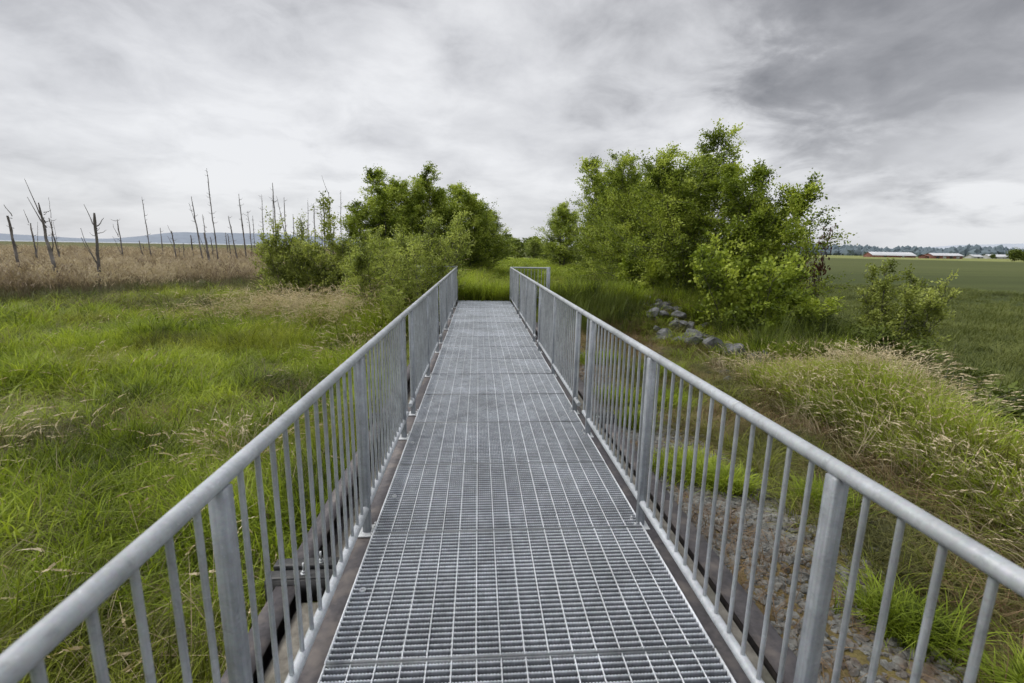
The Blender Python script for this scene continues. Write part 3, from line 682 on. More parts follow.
BR = [(8.4, 6.9, 1.5, 0), (9.4, 8.0, 1.5, 0), (8.8, 5.7, 1.5, 0), (10.4, 7.2, 1.5, 0), (9.8, 9.4, 1.3, 0), (10.2, 12.2, 1.0, 'bramble'), (10.4, 10.2, 1.1, 0), (11.6, 10.6, 1.0, 0), (10.7, 8.6, 1.1, 0), (12.0, 9.2, 1.0, 0), (11.4, 7.3, 1.1, 0), (12.6, 8.0, 1.0, 0), (10.4, 11.6, 1.1, 0), (12.4, 11.6, 1.0, 0), (9.6, 14.0, .9, 0)]
BL = ['bramble just over the crest of the berm where the bare twigs begin', 'bramble between the berm crest and the crop beside the bare twigs', 'nearest bramble in the ditch at the right edge of the view', 'bramble on the field side of the bare twigs', 'low bramble behind the dry seed heads of the berm', 'dark bramble thicket at the left foot of the lone shrub', 'bramble mound just behind the berm crest below the lone shrub', 'bramble mound on the field side below the lone shrub', 'bramble mound behind the dry grass of the berm', 'low bramble at the field edge right of the lone shrub', 'dark bramble in the ditch near the right edge of the view', 'rightmost low bramble beside the crop', 'bramble hugging the stems of the lone shrub', 'bramble at the right foot of the lone shrub', 'bramble between the yellow-green bush and the field']
for (x, y, s, _), lb in zip(BR, BL): shrub('bramble', sD, x, y, lb, 'bramble', 'brambles along the ditch', x*3, s, .9)
# far trees along the dike track
tF = tree_meshes('far_tree', 31, 5.0, 2.4, 3, 16, 6, 14, .34, M['leafF'], base_r=.8, trunk_r=.1, tmin=.03)
FX = [(-1.5, 66, .9), (1.6, 76, .9), (4.2, 80, .85), (6.6, 84, .8), (9.2, 82, .85), (11.8, 88, 1.0), (14.0, 80, 1.0), (.2, 90, 1.1), (5.6, 98, 1.1), (10.4, 100, 1.1)]
FL = ['far tree just right of the left group of alders', 'far tree where the track meets the horizon', 'far tree slightly right of the track', 'low far tree between two taller ones at the end of the track', 'far tree near the small rounded alder', 'far tree just left of the small rounded alder',
      'far tree half hidden by the right-hand row', 'farthest tree showing left of the track end', 'farthest tree showing above the middle of the track row', 'farthest tree showing beside the small rounded alder']
for k, ((x, y, s), lb) in enumerate(zip(FX, FL)):
    place_tree('far_tree', tF, x, y, lb, 'tree', 'far trees closing the track', k*1.3, s, .8)

# tall weed, lower left
sWd = tree_meshes('weed', 19, .95, .22, 1, 16, 3, 5, .06, M['grassb'], base_r=0, trunk_r=.006, lw=.02, tmin=.2, env=lambda t: 1-.5*t, barkmat=M['grassb'])
shrub('tall_weed', sWd, -6.0, 5.7, 'tall leafy weed standing in the dry grass at the lower left', 'weed')

# bare twigs at the far right ditch
tw = MB(); 
for i in range(130):
    x = random.uniform(8.2, 10.4); y = random.uniform(5.6, 8.2); z = float(height(x, y)); dx, dy = random.uniform(-.3, .3), random.uniform(-.3, .3); L = random.uniform(1.1, 2.0)
    tw.tube([(x, y, z), (x+dx*.4, y+dy*.4, z+L*.6), (x+dx, y+dy, z+L)], np.array([.007, .005, .002]), 4, cap=False)
t = tw.build('bare_twigs', M['deadwood']); tag(t, 'leafless grey twigs standing in the ditch at the right edge', 'twigs', kind='stuff')

# ------------------------------------------------------------------ dead snags in the marsh
SN = [(-28.60,-1.60,32,-28.57,3.09,0.114,[(1,-28.63,3.74)]),(-36.11,-1.60,42,-36.25,3.02,0.106,[(1,-36.52,4.06),(0.35,-35.56,3.11)]),
(-24.00,-1.60,29,-24.27,3.69,0.140,[(0.8,-24.85,4.94),(0.75,-24.96,3.99),(0.5,-23.71,2.79)]),(-36.62,-1.60,45,-36.97,3.57,0.071,[(1,-37.06,5.31),(0.3,-36.7,3.24)]),
(-21.88,-1.60,29,-21.49,3.21,0.128,[(0.82,-22.26,3.68),(0.85,-21.05,2.95),(0.4,-22.4,1.88),(0.35,-22.25,2.38)]),(-33.56,-1.60,48,-33.85,3.72,0.111,[(0.7,-34.18,3.27),(0.4,-34.33,2.17)]),
(-36.23,-1.60,55,-36.78,1.82,0.087,[]),(-37.60,-1.60,57,-37.62,1.45,0.072,[]),(-32.32,-1.60,50,-32.56,5.95,0.079,[]),(-33.68,-1.60,54,-33.73,3.18,0.068,[]),
(-29.91,-1.60,50,-30.08,2.77,0.100,[(0.9,-30.51,3.34),(0.6,-30.45,2.29)]),(-33.29,-1.60,56,-33.16,1.20,0.065,[]),(-30.47,-1.60,52,-30.52,1.64,0.076,[]),(-31.14,-1.60,55,-31.15,2.46,0.116,[]),
(-25.78,-1.60,47,-26.36,5.85,0.099,[(0.7,-26.44,5.23)]),(-23.56,-1.60,44,-23.77,2.56,0.148,[(0.5,-24.56,2.51)]),(-27.91,-1.60,52,-28.08,4.56,0.076,[]),(-26.02,-1.60,50,-26.18,8.71,0.095,[]),
(-26.84,-1.60,51,-27.03,2.28,0.075,[]),(-28.94,-1.60,58,-29.19,2.89,0.079,[]),(-26.66,-1.60,54,-26.83,2.66,0.074,[]),(-24.01,-1.60,50,-24.60,4.31,0.105,[]),(-24.20,-1.60,52,-24.40,6.60,0.115,[(0.55,-24.56,4.24)]),
(-24.92,-1.60,55,-25.17,5.14,0.087,[]),(-25.13,-1.60,56,-25.12,4.79,0.076,[]),(-24.21,-1.60,56,-23.98,7.03,0.088,[]),(-19.46,-1.60,48,-19.41,7.28,0.121,[]),(-23.97,-1.60,58,-23.59,7.09,0.079,[]),
(-19.52,-1.60,52,-20.68,6.49,0.076,[]),(-20.95,-1.60,54,-20.70,6.59,0.102,[]),(-20.84,-1.60,56,-20.65,4.99,0.100,[]),(-20.42,-1.60,57,-20.25,4.89,0.090,[]),(-20.26,-1.60,58,-19.95,4.47,0.079,[]),(-20.72,-1.60,60,-20.24,7.01,0.069,[]),
(-17.87,-1.60,54,-17.70,6.00,0.113,[]),(-18.47,-1.60,58,-18.19,5.84,0.073,[]),(-16.34,-1.60,52,-16.01,6.50,0.131,[]),(-15.24,-1.60,51,-15.23,6.90,0.107,[(0.98,-15.88,8.52)]),(-16.92,-1.60,60,-16.49,8.09,0.082,[])]
SL = {0: 'stout dead trunk with a thin spike on top, leftmost of all the snags', 1: 'thin forked dead tree, second from the left in the marsh', 2: 'thickest broken dead trunk on the left with a long upswept branch',
 3: 'thin crooked dead stem right behind the thickest broken trunk', 4: 'upright dead trunk with curved side branches, foremost in the reeds', 5: 'short dead trunk with twigs just right of the curved-branch trunk',
 6: 'short leaning stub, left of a close pair of stubs', 7: 'smaller stub of the close pair left of the tall lone leaning pole', 8: 'tall thin lone pole leaning left, in the left half of the marsh', 9: 'short thin pole midway between two branched snags',
 10: 'crooked dead tree with two twigs leaning left, left of the snag cluster', 11: 'tiny stub beside the crooked dead tree', 12: 'short stub right of the crooked dead tree', 13: 'short thick stub at the left of the dense snag cluster',
 14: 'tall pole leaning strongly left at the left of the snag cluster', 15: 'thick pale broken trunk in the middle of the snag cluster', 16: 'thin medium pole rising behind the thick pale trunk', 17: 'tallest thin pole in the open marsh, rising from the snag cluster',
 18: 'short stub at the foot of the tallest thin pole', 19: 'shorter of two small poles between the tallest pole and the leaning flat-topped one', 20: 'second small pole left of the leaning flat-topped one', 21: 'leaning flat-topped pole right of the tallest thin pole',
 22: 'tall stout pole with a side stub, right of the flat-topped one', 23: 'medium pole right of the tall stout pole with a side stub', 24: 'last medium pole left of the shrubs, slightly shorter than its neighbour', 25: 'tall straight pole seen just above the edge of the olive shrub',
 26: 'tall dark thick pole above the olive shrubs', 27: 'thin pole close behind the tall dark thick one', 28: 'thin pole leaning steeply left above the olive shrubs', 29: 'straight medium-thick pole right of the steeply leaning one', 30: 'short pole, first of the low ones above the olive shrubs', 31: 'short pole, second of the low ones above the olive shrubs',
 32: 'shortest pole top above the olive shrubs', 33: 'very thin tall pole above the olive shrubs', 34: 'medium pole left of the thick upright one beside the alders', 35: 'thin short pole beside the thick upright one near the alders', 36: 'thick upright pole beside the left-hand alders',
 37: 'pole topped by a long thin bent branch beside the alders', 38: 'thin pole half hidden in the leftmost alder'}
for i, (bx, bz, y, tx, tz, rr, br) in enumerate(SN):
    mb = MB(); n = 12; r = np.random.default_rng(900+i)
    H = tz-bz; s = np.linspace(0, 1, n)
    pts = np.stack([(tx-bx)*s, r.uniform(-.3, .3)*s, H*s-.2*(s == 0)], 1); pts[1:-1, 0] += r.normal(0, rr*.16, n-2); pts[1:-1, 1] += r.normal(0, rr*.16, n-2)
    tall = H > 5.2
    rad = .62*rr*(1.25-(.75 if tall else .5)*s)*(1+.12*r.normal(0, 1, n)); rad[-1] *= .55 if tall else .85
    mb.tube(pts, rad, 8)
    for (q, ex, ez) in br:
        p0 = np.array([(tx-bx)*q, 0, H*q]); p1 = np.array([ex-bx, r.uniform(-.4, .4), ez-bz]); mid = (p0+p1)/2+np.array([0.0, 0, -.07*np.linalg.norm(p1-p0)]); 
        if q == 1: mid = (p0+p1)/2
        L = np.array([p0, (p0+mid)/2+r.normal(0, .03, 3), mid, (mid+p1)/2+r.normal(0, .04, 3), p1]); mb.tube(L, np.linspace(rr*.26, .010, 5), 5)
    for k in range(int(H*1.6)):          # broken twig stubs
        q = r.uniform(.35, .98); p0 = np.array([(tx-bx)*q, 0, H*q]); a = r.uniform(0, 6.28); L = r.uniform(.12, .45)
        mb.tube([p0, p0+np.array([math.cos(a)*L*.6, math.sin(a)*L*.6, L*.15]), p0+np.array([math.cos(a)*L, math.sin(a)*L, L*.5])], np.array([.022, .014, .006]), 4, cap=False)
    o = mb.build('dead_snag', M['deadwood'], None, True, (bx, y, bz)); tag(o, SL[i], 'dead tree', 'dead snags in the marsh')

# ------------------------------------------------------------------ farm and far tree line (right)
M['barnred'] = mat_surface('barn red', (.17, .07, .055), (.23, .10, .08), .3, .8)
M['barnroof'] = mat_surface('barn roof', (.52, .53, .56), (.62, .63, .66), .1, .5)
M['barnwhite'] = mat_surface('barn white', (.36, .37, .38), (.46, .46, .46), .1, .7)
M['glassd'] = mat_surface('dark opening', (.03, .03, .035), (.05, .05, .055), .5, .4)
def barn(x, y, L, W, h, rh, wallmat, label, rz, doors=3, roofm=None):
    e = empty('barn', (x, y, float(height(x, y))+.5), rz)
    mb = MB(); mb.add([(-L/2, -W/2, -1), (L/2, -W/2, -1), (L/2, W/2, -1), (-L/2, W/2, -1), (-L/2, -W/2, h), (L/2, -W/2, h), (L/2, W/2, h), (-L/2, W/2, h), (-L/2, 0, h+rh), (L/2, 0, h+rh)],
        [(0, 1, 5, 4), (2, 3, 7, 6)], [(4, 8, 7), (5, 6, 9)]); mb.Q.append(np.array([(0, 4, 7, 3), (1, 2, 6, 5)])); mb.build('wall', wallmat, e)
    mb = MB(); o_ = 1.0
    for sgn in (-1, 1):
        mb.add([(-L/2-o_, sgn*(W/2+o_), h-.25), (L/2+o_, sgn*(W/2+o_), h-.25), (L/2+o_, 0, h+rh+.12), (-L/2-o_, 0, h+rh+.12), (-L/2-o_, sgn*(W/2+o_), h-.5), (L/2+o_, sgn*(W/2+o_), h-.5)], [(0, 1, 2, 3), (0, 4, 5, 1)])
    mb.build('roof', roofm or M['barnroof'], e)
    for k in range(doors):
        mb = MB(); cx = -L/2+L*(k+.7)/(doors+.4); mb.box(cx-2, cx+2, -W/2-.15, -W/2-.02, -.9, h*.72)
        mb.build('door', M['barnwhite'] if k % 2 else M['glassd'], e)
    tag(e, label, 'barn'); return e
barn(628, 700, 62, 22, 2.6, 4.6, M['barnred'], 'long low barn with a wide pale roof, left of the farm', -R(8), 2)
barn(624, 610, 36, 18, 3.6, 2.8, M['barnred'], 'red barn with a white roof and pale doors, middle of the farm', -R(10), 4)
barn(588, 601, 9, 9, 2.6, 1.6, M['barnred'], 'small red outbuilding at the left end of the white-roofed barn', R(30), 1, M['barnred'])
barn(895, 780, 34, 18, 3.0, 3.6, M['barnwhite'], 'white farmhouse building half hidden by trees', -R(5), 2)
barn(845, 770, 20, 14, 2.6, 3.0, M['barnwhite'], 'small white shed left of the white farmhouse', R(5), 1)
def blobtree(name, seed, H, W, mat, n=1500, size=.9):
    r = np.random.default_rng(seed); u = r.normal(0, 1, (n, 3)); u /= np.linalg.norm(u, axis=1)[:, None]
    P = u*(r.uniform(.3, 1, n)**.4)[:, None]*np.array([W, W, H*.42])*(1+.25*r.normal(0, 1, n))[:, None]+np.array([0, 0, H*.55])
    V, F, rv = leaf_arrays(P, u, size, r, r.uniform(0, 1, n))
    lm = mesh_np(name, V, F, [mat], False, {'t': ('FLOAT', np.ones(len(V))), 'r': ('FLOAT', rv)})
    mb = MB(); mb.tube([(0, 0, -1), (.2, 0, H*.4), (0, .1, H*.8)], np.array([.5, .35, .1]), 6); return mb.mesh(name+'_trunk', M['bark'], True), lm
fb = blobtree('farm_tree', 5, 11, 4.5, M['leafD'], 1500, 1.3)
for k, (x, y, s, lb) in enumerate([(478, 400, .9, 'dark leafy tree at the right edge of the field, left one of the clump'), (490, 402, .75, 'second dark tree at the right edge of the field'), (502, 398, .8, 'third dark tree of the clump at the right edge of the field'),
    (800, 640, .5, 'small tree beside the little white shed'), (700, 575, .45, 'bushy tree right of the red barn'), (868, 760, .6, 'round tree between the shed and the white farmhouse')]):
    place_tree('farm_tree', fb, x, y, lb, 'tree', 'trees around the farm', k*1.1, s*1.1, 1)
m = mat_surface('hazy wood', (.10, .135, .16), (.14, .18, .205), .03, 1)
import bmesh
cs = []
for i in range(3):
    bm = bmesh.new(); bmesh.ops.create_icosphere(bm, subdivisions=2, radius=1)
    r = np.random.default_rng(70+i)
    for v in bm.verts: v.co = v.co*(1+.22*r.normal()); v.co.z *= 1.5 if i == 0 else 1.0
    me = bpy.data.meshes.new('far_crown'); bm.to_mesh(me); bm.free(); me.materials.append(m); cs.append(bpy.data.objects.new('far_crown_source', me))
n = 7000
a = np.radians(rng.uniform(18, 66, n)); d = rng.uniform(1500, 2600, n); x = np.sin(a)*d; y = np.cos(a)*d
s_ = rng.uniform(4.5, 9.5, n)*(.8+.6*fbm(a*40, a*0, 120))
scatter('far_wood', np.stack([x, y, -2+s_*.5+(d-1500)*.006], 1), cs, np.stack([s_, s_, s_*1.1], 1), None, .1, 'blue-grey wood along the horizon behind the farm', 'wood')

# ------------------------------------------------------------------ the footbridge
bridge = empty('footbridge', (0, 0, 0)); tag(bridge, 'galvanised steel footbridge with open grating deck and tall baluster railings', 'footbridge')
XL, XR = -.861, .814; HR = 1.058; HW = .813; PN = .9016; Y0 = 1.675; NP = 15; YE = Y0+NP*PN-.006
Yst = Y0-3*PN
# grating panel: serrated bearing bars across, twisted cross rods along
def grating_meshes():
    nb = 30; L = PN-.008; pitch = L/nb
    teeth = 118; t = np.arange(teeth*2+1)/(teeth*2); xx = -HW+.006+(2*HW-.012)*t
    zz = np.where(np.arange(len(xx)) % 2 == 0, -.0055, 0.0)
    V = []; Q = []; n = 0; th = .0048; m_ = len(xx)
    for k in range(nb):
        y = (k+.5)*pitch
        rows = [np.stack([xx, np.full(m_, y-th/2), np.full(m_, -.030)], 1), np.stack([xx, np.full(m_, y-th/2), zz], 1), np.stack([xx, np.full(m_, y+th/2), zz], 1), np.stack([xx, np.full(m_, y+th/2), np.full(m_, -.030)], 1)]
        V.append(np.concatenate(rows)); i = np.arange(m_-1)
        for a, b_ in ((0, 1), (1, 2), (2, 3)): Q.append(np.stack([n+a*m_+i, n+a*m_+i+1, n+b_*m_+i+1, n+b_*m_+i], 1))
        n += 4*m_
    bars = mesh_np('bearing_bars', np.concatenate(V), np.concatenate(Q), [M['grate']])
    mb = MB(); ncr = 16
    for k in range(ncr+1):
        x = -HW+.004+(2*HW-.008)*k/ncr; w = .0032 if 0 < k < ncr else .003
        seg = 36; ang = np.arange(seg+1)*.9; yy = np.linspace(.002, L-.002, seg+1)      # a slightly twisted square rod
        if k in (0, ncr): mb.box(x-.003, x+.003, 0, L, -.030, .001)
        else:
            c = np.stack([np.full(seg+1, x), yy, np.full(seg+1, -.0022)], 1); V = []
            for q in range(4): V.append(c+np.stack([np.cos(ang+q*math.pi/2)*w*1.25, 0*ang, np.sin(ang+q*math.pi/2)*w*1.25], 1))
            V = np.stack(V, 1).reshape(-1, 3); i = np.arange(seg)
            Qs = np.concatenate([np.stack([4*i+q, 4*i+(q+1) % 4, 4*(i+1)+(q+1) % 4, 4*(i+1)+q], 1) for q in range(4)]); mb.add(V, Qs)
    rods = mb.mesh('cross_rods', M['cross'])
    mb = MB(); mb.box(-HW+.008, HW-.008, .0, .005, -.030, .0005); mb.box(-HW+.008, HW-.008, L-.005, L, -.030, .0005); band = mb.mesh('banding', M['band'])
    mb = MB()
    mb.tube([(0, 0, -.004), (0, 0, .003)], .016, 14); mb.tube([(0, 0, .003), (0, 0, .009)], .008, 8)
    clip = mb.mesh('clip', M['bright'])
    return bars, rods, band, clip
gb, gr_, gbn, gcl = grating_meshes()
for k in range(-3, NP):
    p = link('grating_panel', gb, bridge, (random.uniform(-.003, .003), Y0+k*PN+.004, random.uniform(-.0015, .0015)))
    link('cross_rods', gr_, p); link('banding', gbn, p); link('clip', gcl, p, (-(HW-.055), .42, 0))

def girder(x0, x1, ztop, name, depth, y0, y1, mat, seams=()):
    mb = MB(); xm = (x0+x1)/2
    ys_ = [y0]+list(seams)+[y1]
    for a, b_ in zip(ys_[:-1], ys_[1:]):
        mb.box(x0, x1, a+.003, b_-.003, ztop-.014, ztop); mb.box(xm-.006, xm+.006, a+.003, b_-.003, ztop-depth, ztop-.014); mb.box(x0, x1, a+.003, b_-.003, ztop-depth-.014, ztop-depth)
    return mb.build(name, mat, bridge)
girder(-.955, -.74, -.036, 'girder', .32, Yst-1.0, YE, M['girder'], (2.62, 6.4, 10.2))
girder(.74, .905, -.036, 'girder', .32, Yst-1.0, YE, M['girder'], (2.45, 6.4, 10.2))
girder(-.08, .08, -.036, 'girder', .25, Yst-1.0, YE, M['girder'])
girder(-1.43, -1.29, -.40, 'side_beam', .22, Yst-1.2, 13.4, M['girder'], (2.75, 6.4, 10.2))
girder(1.22, 1.37, -.30, 'side_beam', .22, Yst-1.2, 13.4, M['girder'], (3.4, 7.6, 11))
for k in range(9):
    y = .4+k*1.8; mb = MB(); mb.box(-.95, .95, y-.04, y+.04, -.30, -.065); mb.build('floor_beam', M['girder'], bridge)
def crossbracket(y, side=-1):
    mb = MB(); x0, x1 = (-1.50, -.96) if side < 0 else (.93, 1.40)
    z = -.36 if side < 0 else -.24
    mb.box(x0, x1, y-.10, y-.02, z-.05, z, .004); mb.box(x0, x1, y+.02, y+.10, z-.05, z, .004); mb.box(x0+.02, x1, y-.02, y+.02, z-.05, z-.03)
    mb.box(x0, x1, y-.11, y-.10, z-.16, z-.01)
    o = mb.build('cross_bracket', M['black'], bridge)
    for dx, dy in ((.22, -.06), (.29, .05)):
        b = MB(); xx = x0+dx if side < 0 else x1-dx
        b.tube([(xx, y+dy, z), (xx, y+dy, z+.008)], .020, 14); b.tube([(xx, y+dy, z+.008), (xx, y+dy, z+.022)], .013, 6); b.tube([(xx, y+dy, z+.022), (xx, y+dy, z+.075)], .007, 8)
        b.build('bolt', M['bright'], o)
    b = MB()
    for q in (.12, .34): b.tube([(x0+q, y-.125, z-.08), (x0+q, y-.108, z-.08)], .016, 12)
    b.build('bolt_heads', M['girder'], o)
crossbracket(2.78); crossbracket(5.6); crossbracket(9.2); crossbracket(12.4)
crossbracket(5.2, 1); crossbracket(9.2, 1)

# railing sections
def tube_mesh(r, L, n=14, name='tube', mat=None, axis='z'):
    mb = MB(); e = {'z': (0, 0, L), 'y': (0, L, 0), 'x': (L, 0, 0)}[axis]; mb.tube([(0, 0, 0), e], r, n); return mb.mesh(name, mat, True)
ZB = .125
bal_me = tube_mesh(.0085, HR-.02-ZB-.015, 10, 'baluster', M['bal'])
mb = MB(); mb.box(-.0225, .0225, -.0225, .0225, -.034, HR-.018, .004); post_me = mb.mesh('post', M['post'])
def plate_mesh(side):
    mb = MB(); d = -side       # plate reaches towards the deck
    x0, x1 = sorted((side*.045, d*.062)); mb.box(x0, x1, -.062, .062, -.034, -.024, .002); return mb.mesh('base_plate', M['bright'])
pl_me = {s: plate_mesh(s) for s in (-1, 1)}
b = MB(); b.tube([(0, 0, -.024), (0, 0, -.012)], .013, 6); b.tube([(0, 0, -.012), (0, 0, .004)], .007, 8); bolt_me = b.mesh('bolt', M['bright'])
def railing(posts, side, j0, j1, nbal, name='railing'):
    """posts: y of each post; top rail runs j0..j1"""
    x = XL if side < 0 else XR
    e = empty(name, (x, 0, 0)); e.parent = bridge
    mb = MB(); mb.tube([(0, j0, HR), (0, j1, HR)], .0228, 20)
    mb.tube([(0, j0-.0, HR), (0, j0+.012, HR)], .0238, 20, cap=True)
    mb.build('top_rail', M['rail'], e, True)
    a, c = posts[0], posts[-1]
    mb = MB(); mb.tube([(0, a-.2*(a > 0), ZB), (0, c+.2, ZB)], .021, 16); mb.build('bottom_rail', M['rail'], e, True)
    for p in posts:
        link('post', post_me, e, (0, p, 0)); q = link('base_plate', pl_me[side], e, (0, p, 0)); link('bolt', bolt_me, q, (-side*.042, .038, 0)); link('bolt', bolt_me, q, (-side*.042, -.038, 0))
    ys_ = []
    for p, q in zip(posts[:-1], posts[1:]):
        ys_ += [p+(q-p)*(k+1)/(nbal+1) for k in range(nbal)]
    ys_ += [posts[-1]+.10, posts[-1]+.20][:1 if posts[-1] > 14 else 2]
    if posts[0] > 4: ys_ += [posts[0]-.10]
    for y in ys_:
        link('baluster', bal_me, e, (0, y, ZB+.012))
    return e
PA = [-.28, 1.178, 2.645, 4.10]; PB = [4.72, 6.19, 7.67]; PC = [8.45, 9.92, 11.39]; PD = [12.15, 13.6, 15.08]
for side in (-1, 1):
    railing(PA, side, -1.1, 4.452, 13); railing(PB, side, 4.462, 8.06, 13); railing(PC, side, 8.07, 11.77, 13); railing(PD, side, 11.78, 15.12, 13)
    if side: pass
# short collars on the near rails (pipe sleeve joints seen as a bright ring)
mb = MB(); mb.tube([(XR, 1.705, HR), (XR, 1.717, HR)], .0236, 20); mb.build('rail_collar', M['bright'], bridge, True)
# return wings at the far end
for side in (-1, 1):
    x0 = XL if side < 0 else XR; x1 = x0+side*1.2; y = 15.10
    e = empty('railing_return', (0, y, 0)); e.parent = bridge
    mb = MB(); mb.tube([(x0, 0, HR), (x1, 0, HR)], .0245, 16); mb.build('top_rail', M['rail'], e, True)
    mb = MB(); mb.tube([(x0, 0, ZB), (x1, 0, ZB)], .021, 12); mb.build('bottom_rail', M['rail'], e, True)
    mb = MB(); mb.box(x1-.055, x1+.055, -.05, .05, -.6, HR+.03, .004); mb.build('post', M['post'], e)
    for k in range(10): link('baluster', bal_me, e, (x0+(x1-x0)*(k+1)/11, 0, ZB+.012))
# concrete sill on the right, abutment walls
def sill(x0, x1, y0, y1, z0, z1, label, cat='abutment', name='concrete_sill'):
    mb = MB(); mb.box(x0, x1, y0, y1, z0, z1, .012); o = mb.build(name, M['concrete']); tag(o, label, cat); return o
sill(.915, 1.03, -2, 7.4, -1.5, -.075, 'narrow tan concrete curb under the right railing', 'curb')
sill(-1.27, -1.0, -2, 2.60, -2.2, -.46, 'pale concrete wall below the left railing, near side of the black bracket', 'concrete wall', 'concrete_wall')
sill(-1.25, -1.02, 2.95, 7.2, -2.2, -.52, 'concrete wall below the left railing, beyond the black bracket', 'concrete wall', 'concrete_wall')
sill(-1.9, 1.9, 15.18, 15.5, -2.2, -.06, 'concrete footing where the far end of the bridge meets the dike', 'abutment', 'concrete_footing')

# ------------------------------------------------------------------ world, sun, camera
w = bpy.data.worlds.new('World'); bpy.context.scene.world = w; w.use_nodes = True; nt = w.node_tree; nt.nodes.clear()
out = nd(nt, 'ShaderNodeOutputWorld'); bg = nd(nt, 'ShaderNodeBackground'); bg2 = nd(nt, 'ShaderNodeBackground')
SUN_EL, SUN_AZ = R(50), R(-70)
sky = nd(nt, 'ShaderNodeTexSky', sky_type='NISHITA', sun_disc=False, sun_elevation=SUN_EL, sun_rotation=SUN_AZ)
nt.links.new(sky.outputs[0], bg.inputs[0]); bg.inputs[1].default_value = .10
tc = nd(nt, 'ShaderNodeTexCoord').outputs['Generated']
sp = nd(nt, 'ShaderNodeSeparateXYZ'); nt.links.new(tc, sp.inputs[0])
def math_(op, a, b=None, c=None, clamp=False):
    n = nd(nt, 'ShaderNodeMath', operation=op, use_clamp=clamp)
    for i, v in enumerate((a, b, c)):
        if v is None: continue
        if isinstance(v, (int, float)): n.inputs[i].default_value = v
        else: nt.links.new(v, n.inputs[i])
    return n.outputs[0]
zz = math_('ADD', math_('MAXIMUM', sp.outputs[2], 0.0), .26)
cb = nd(nt, 'ShaderNodeCombineXYZ'); nt.links.new(math_('DIVIDE', sp.outputs[0], zz), cb.inputs[0]); nt.links.new(math_('DIVIDE', sp.outputs[1], zz), cb.inputs[1])
n1 = noise(nt, cb.outputs[0], 1.1, 7, .5, .2); n2 = noise(nt, cb.outputs[0], 3.4, 8, .58, .35)
def blob(az, el, rad, soft):
    """a cloud bank around a sky direction: 1 inside"""
    d = (math.sin(R(az))*math.cos(R(el)), math.cos(R(az))*math.cos(R(el)), math.sin(R(el)))
    v = nd(nt, 'ShaderNodeVectorMath', operation='MULTIPLY_ADD'); v.inputs[1].default_value = (1, 1, 1.6); nt.links.new(tc, v.inputs[0]); v.inputs[2].default_value = (0, 0, 0)
    q = nd(nt, 'ShaderNodeVectorMath', operation='DISTANCE'); nt.links.new(v.outputs[0], q.inputs[0]); q.inputs[1].default_value = (d[0], d[1], d[2]*1.6)
    wob = math_('ADD', q.outputs['Value'], math_('MULTIPLY', math_('SUBTRACT', n2, .5), .35))
    mr = nd(nt, 'ShaderNodeMapRange', interpolation_type='SMOOTHSTEP', inp={1: rad+soft, 2: rad-soft, 3: 0.0, 4: 1.0}); nt.links.new(wob, mr.inputs[0]); return mr.outputs[0]
v = math_('ADD', math_('MULTIPLY', math_('SUBTRACT', n1, .5), 1.0), math_('MULTIPLY', math_('SUBTRACT', n2, .5), .68))
v = math_('ADD', v, .60)
v = math_('SUBTRACT', v, math_('MULTIPLY', blob(50, 17, .36, .09), .25))
v = math_('SUBTRACT', v, math_('MULTIPLY', blob(20, 32, .34, .26), .16))
v = math_('SUBTRACT', v, math_('MULTIPLY', blob(-25, 32, .30, .26), .12))
v = math_('ADD', v, math_('MULTIPLY', blob(48, 4, .16, .09), .22))
v = math_('ADD', v, math_('MULTIPLY', blob(-18, 10, .34, .25), .12))
v = math_('ADD', v, math_('MULTIPLY', blob(20, 12, .2, .2), .06))
cl = ramp(nt, v, [(.0, (.20, .203, .22)), (.30, (.39, .393, .415)), (.55, (.68, .685, .71)), (.78, (.88, .885, .905))])
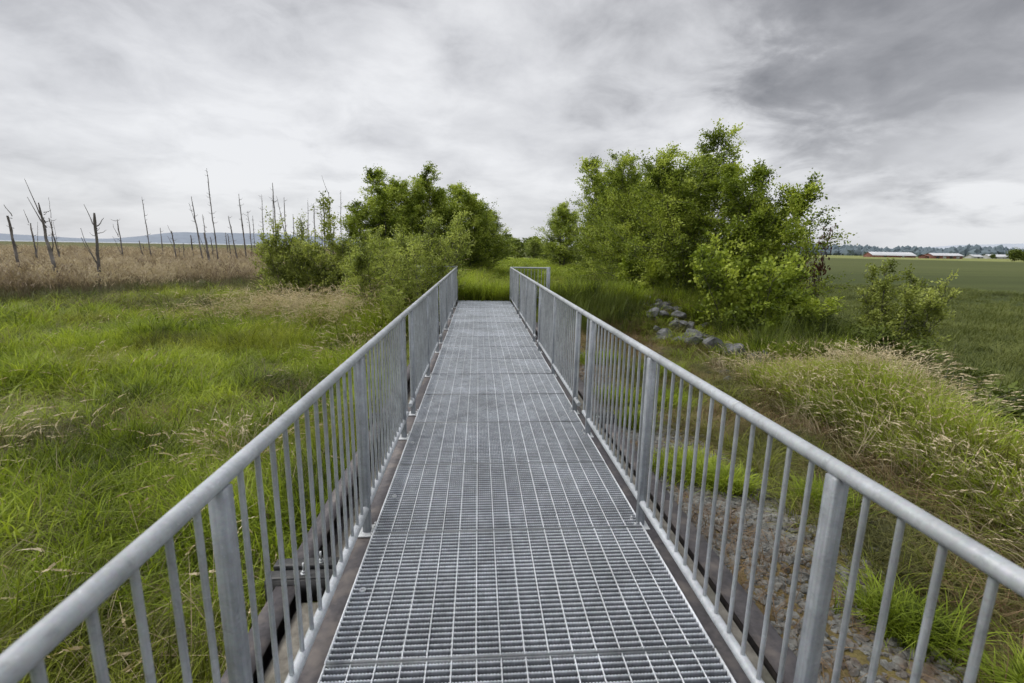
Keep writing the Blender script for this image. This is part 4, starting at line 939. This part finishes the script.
# the brighter zenith of an overcast sky
up = nd(nt, 'ShaderNodeMapRange', interpolation_type='SMOOTHSTEP', inp={1: .42, 2: .85, 3: 1.0, 4: 1.5}); nt.links.new(sp.outputs[2], up.inputs[0])
hz = nd(nt, 'ShaderNodeMapRange', inp={1: .0, 2: .10, 3: 1.0, 4: 0.0}); nt.links.new(sp.outputs[2], hz.inputs[0])
cl = mix(nt, cl, (.70, .72, .76), math_('MULTIPLY', hz.outputs[0], .6))
nt.links.new(cl, bg2.inputs[0]); nt.links.new(up.outputs[0], bg2.inputs[1])
ms = nd(nt, 'ShaderNodeMixShader', inp={0: .93}); nt.links.new(bg.outputs[0], ms.inputs[1]); nt.links.new(bg2.outputs[0], ms.inputs[2]); nt.links.new(ms.outputs[0], out.inputs[0])

sl = bpy.data.lights.new('sun', 'SUN'); sl.energy = 2.4; sl.angle = R(12); sl.color = (1, .96, .9)
so = bpy.data.objects.new('sun', sl); C.objects.link(so)
dv = Vector((math.sin(SUN_AZ)*math.cos(SUN_EL), math.cos(SUN_AZ)*math.cos(SUN_EL), math.sin(SUN_EL))); so.rotation_euler = dv.to_track_quat('Z', 'Y').to_euler()

cam = bpy.data.cameras.new('camera'); co = bpy.data.objects.new('camera', cam); C.objects.link(co)
cam.sensor_width = 36; cam.lens = 476.2*36/1024; cam.clip_start = .05; cam.clip_end = 20000
co.matrix_world = Matrix.Translation((-.199, 0, 1.654)) @ Matrix.Rotation(-.0723, 4, 'Z') @ Matrix.Rotation(math.pi/2-.1933, 4, 'X') @ Matrix.Rotation(.0165, 4, 'Z')
cam.dof.use_dof = True; cam.dof.focus_distance = 5.0; cam.dof.aperture_fstop = 3.2
sc = bpy.context.scene; sc.camera = co
sc.view_settings.view_transform = 'Standard'; sc.view_settings.look = 'None'; sc.view_settings.exposure = 0
sc.cycles.max_bounces = 4; sc.cycles.diffuse_bounces = 2; sc.cycles.use_adaptive_sampling = True; sc.cycles.adaptive_threshold = .04; sc.cycles.use_denoising = True; sc.cycles.glossy_bounces = 2; sc.cycles.transmission_bounces = 2; sc.cycles.transparent_max_bounces = 4
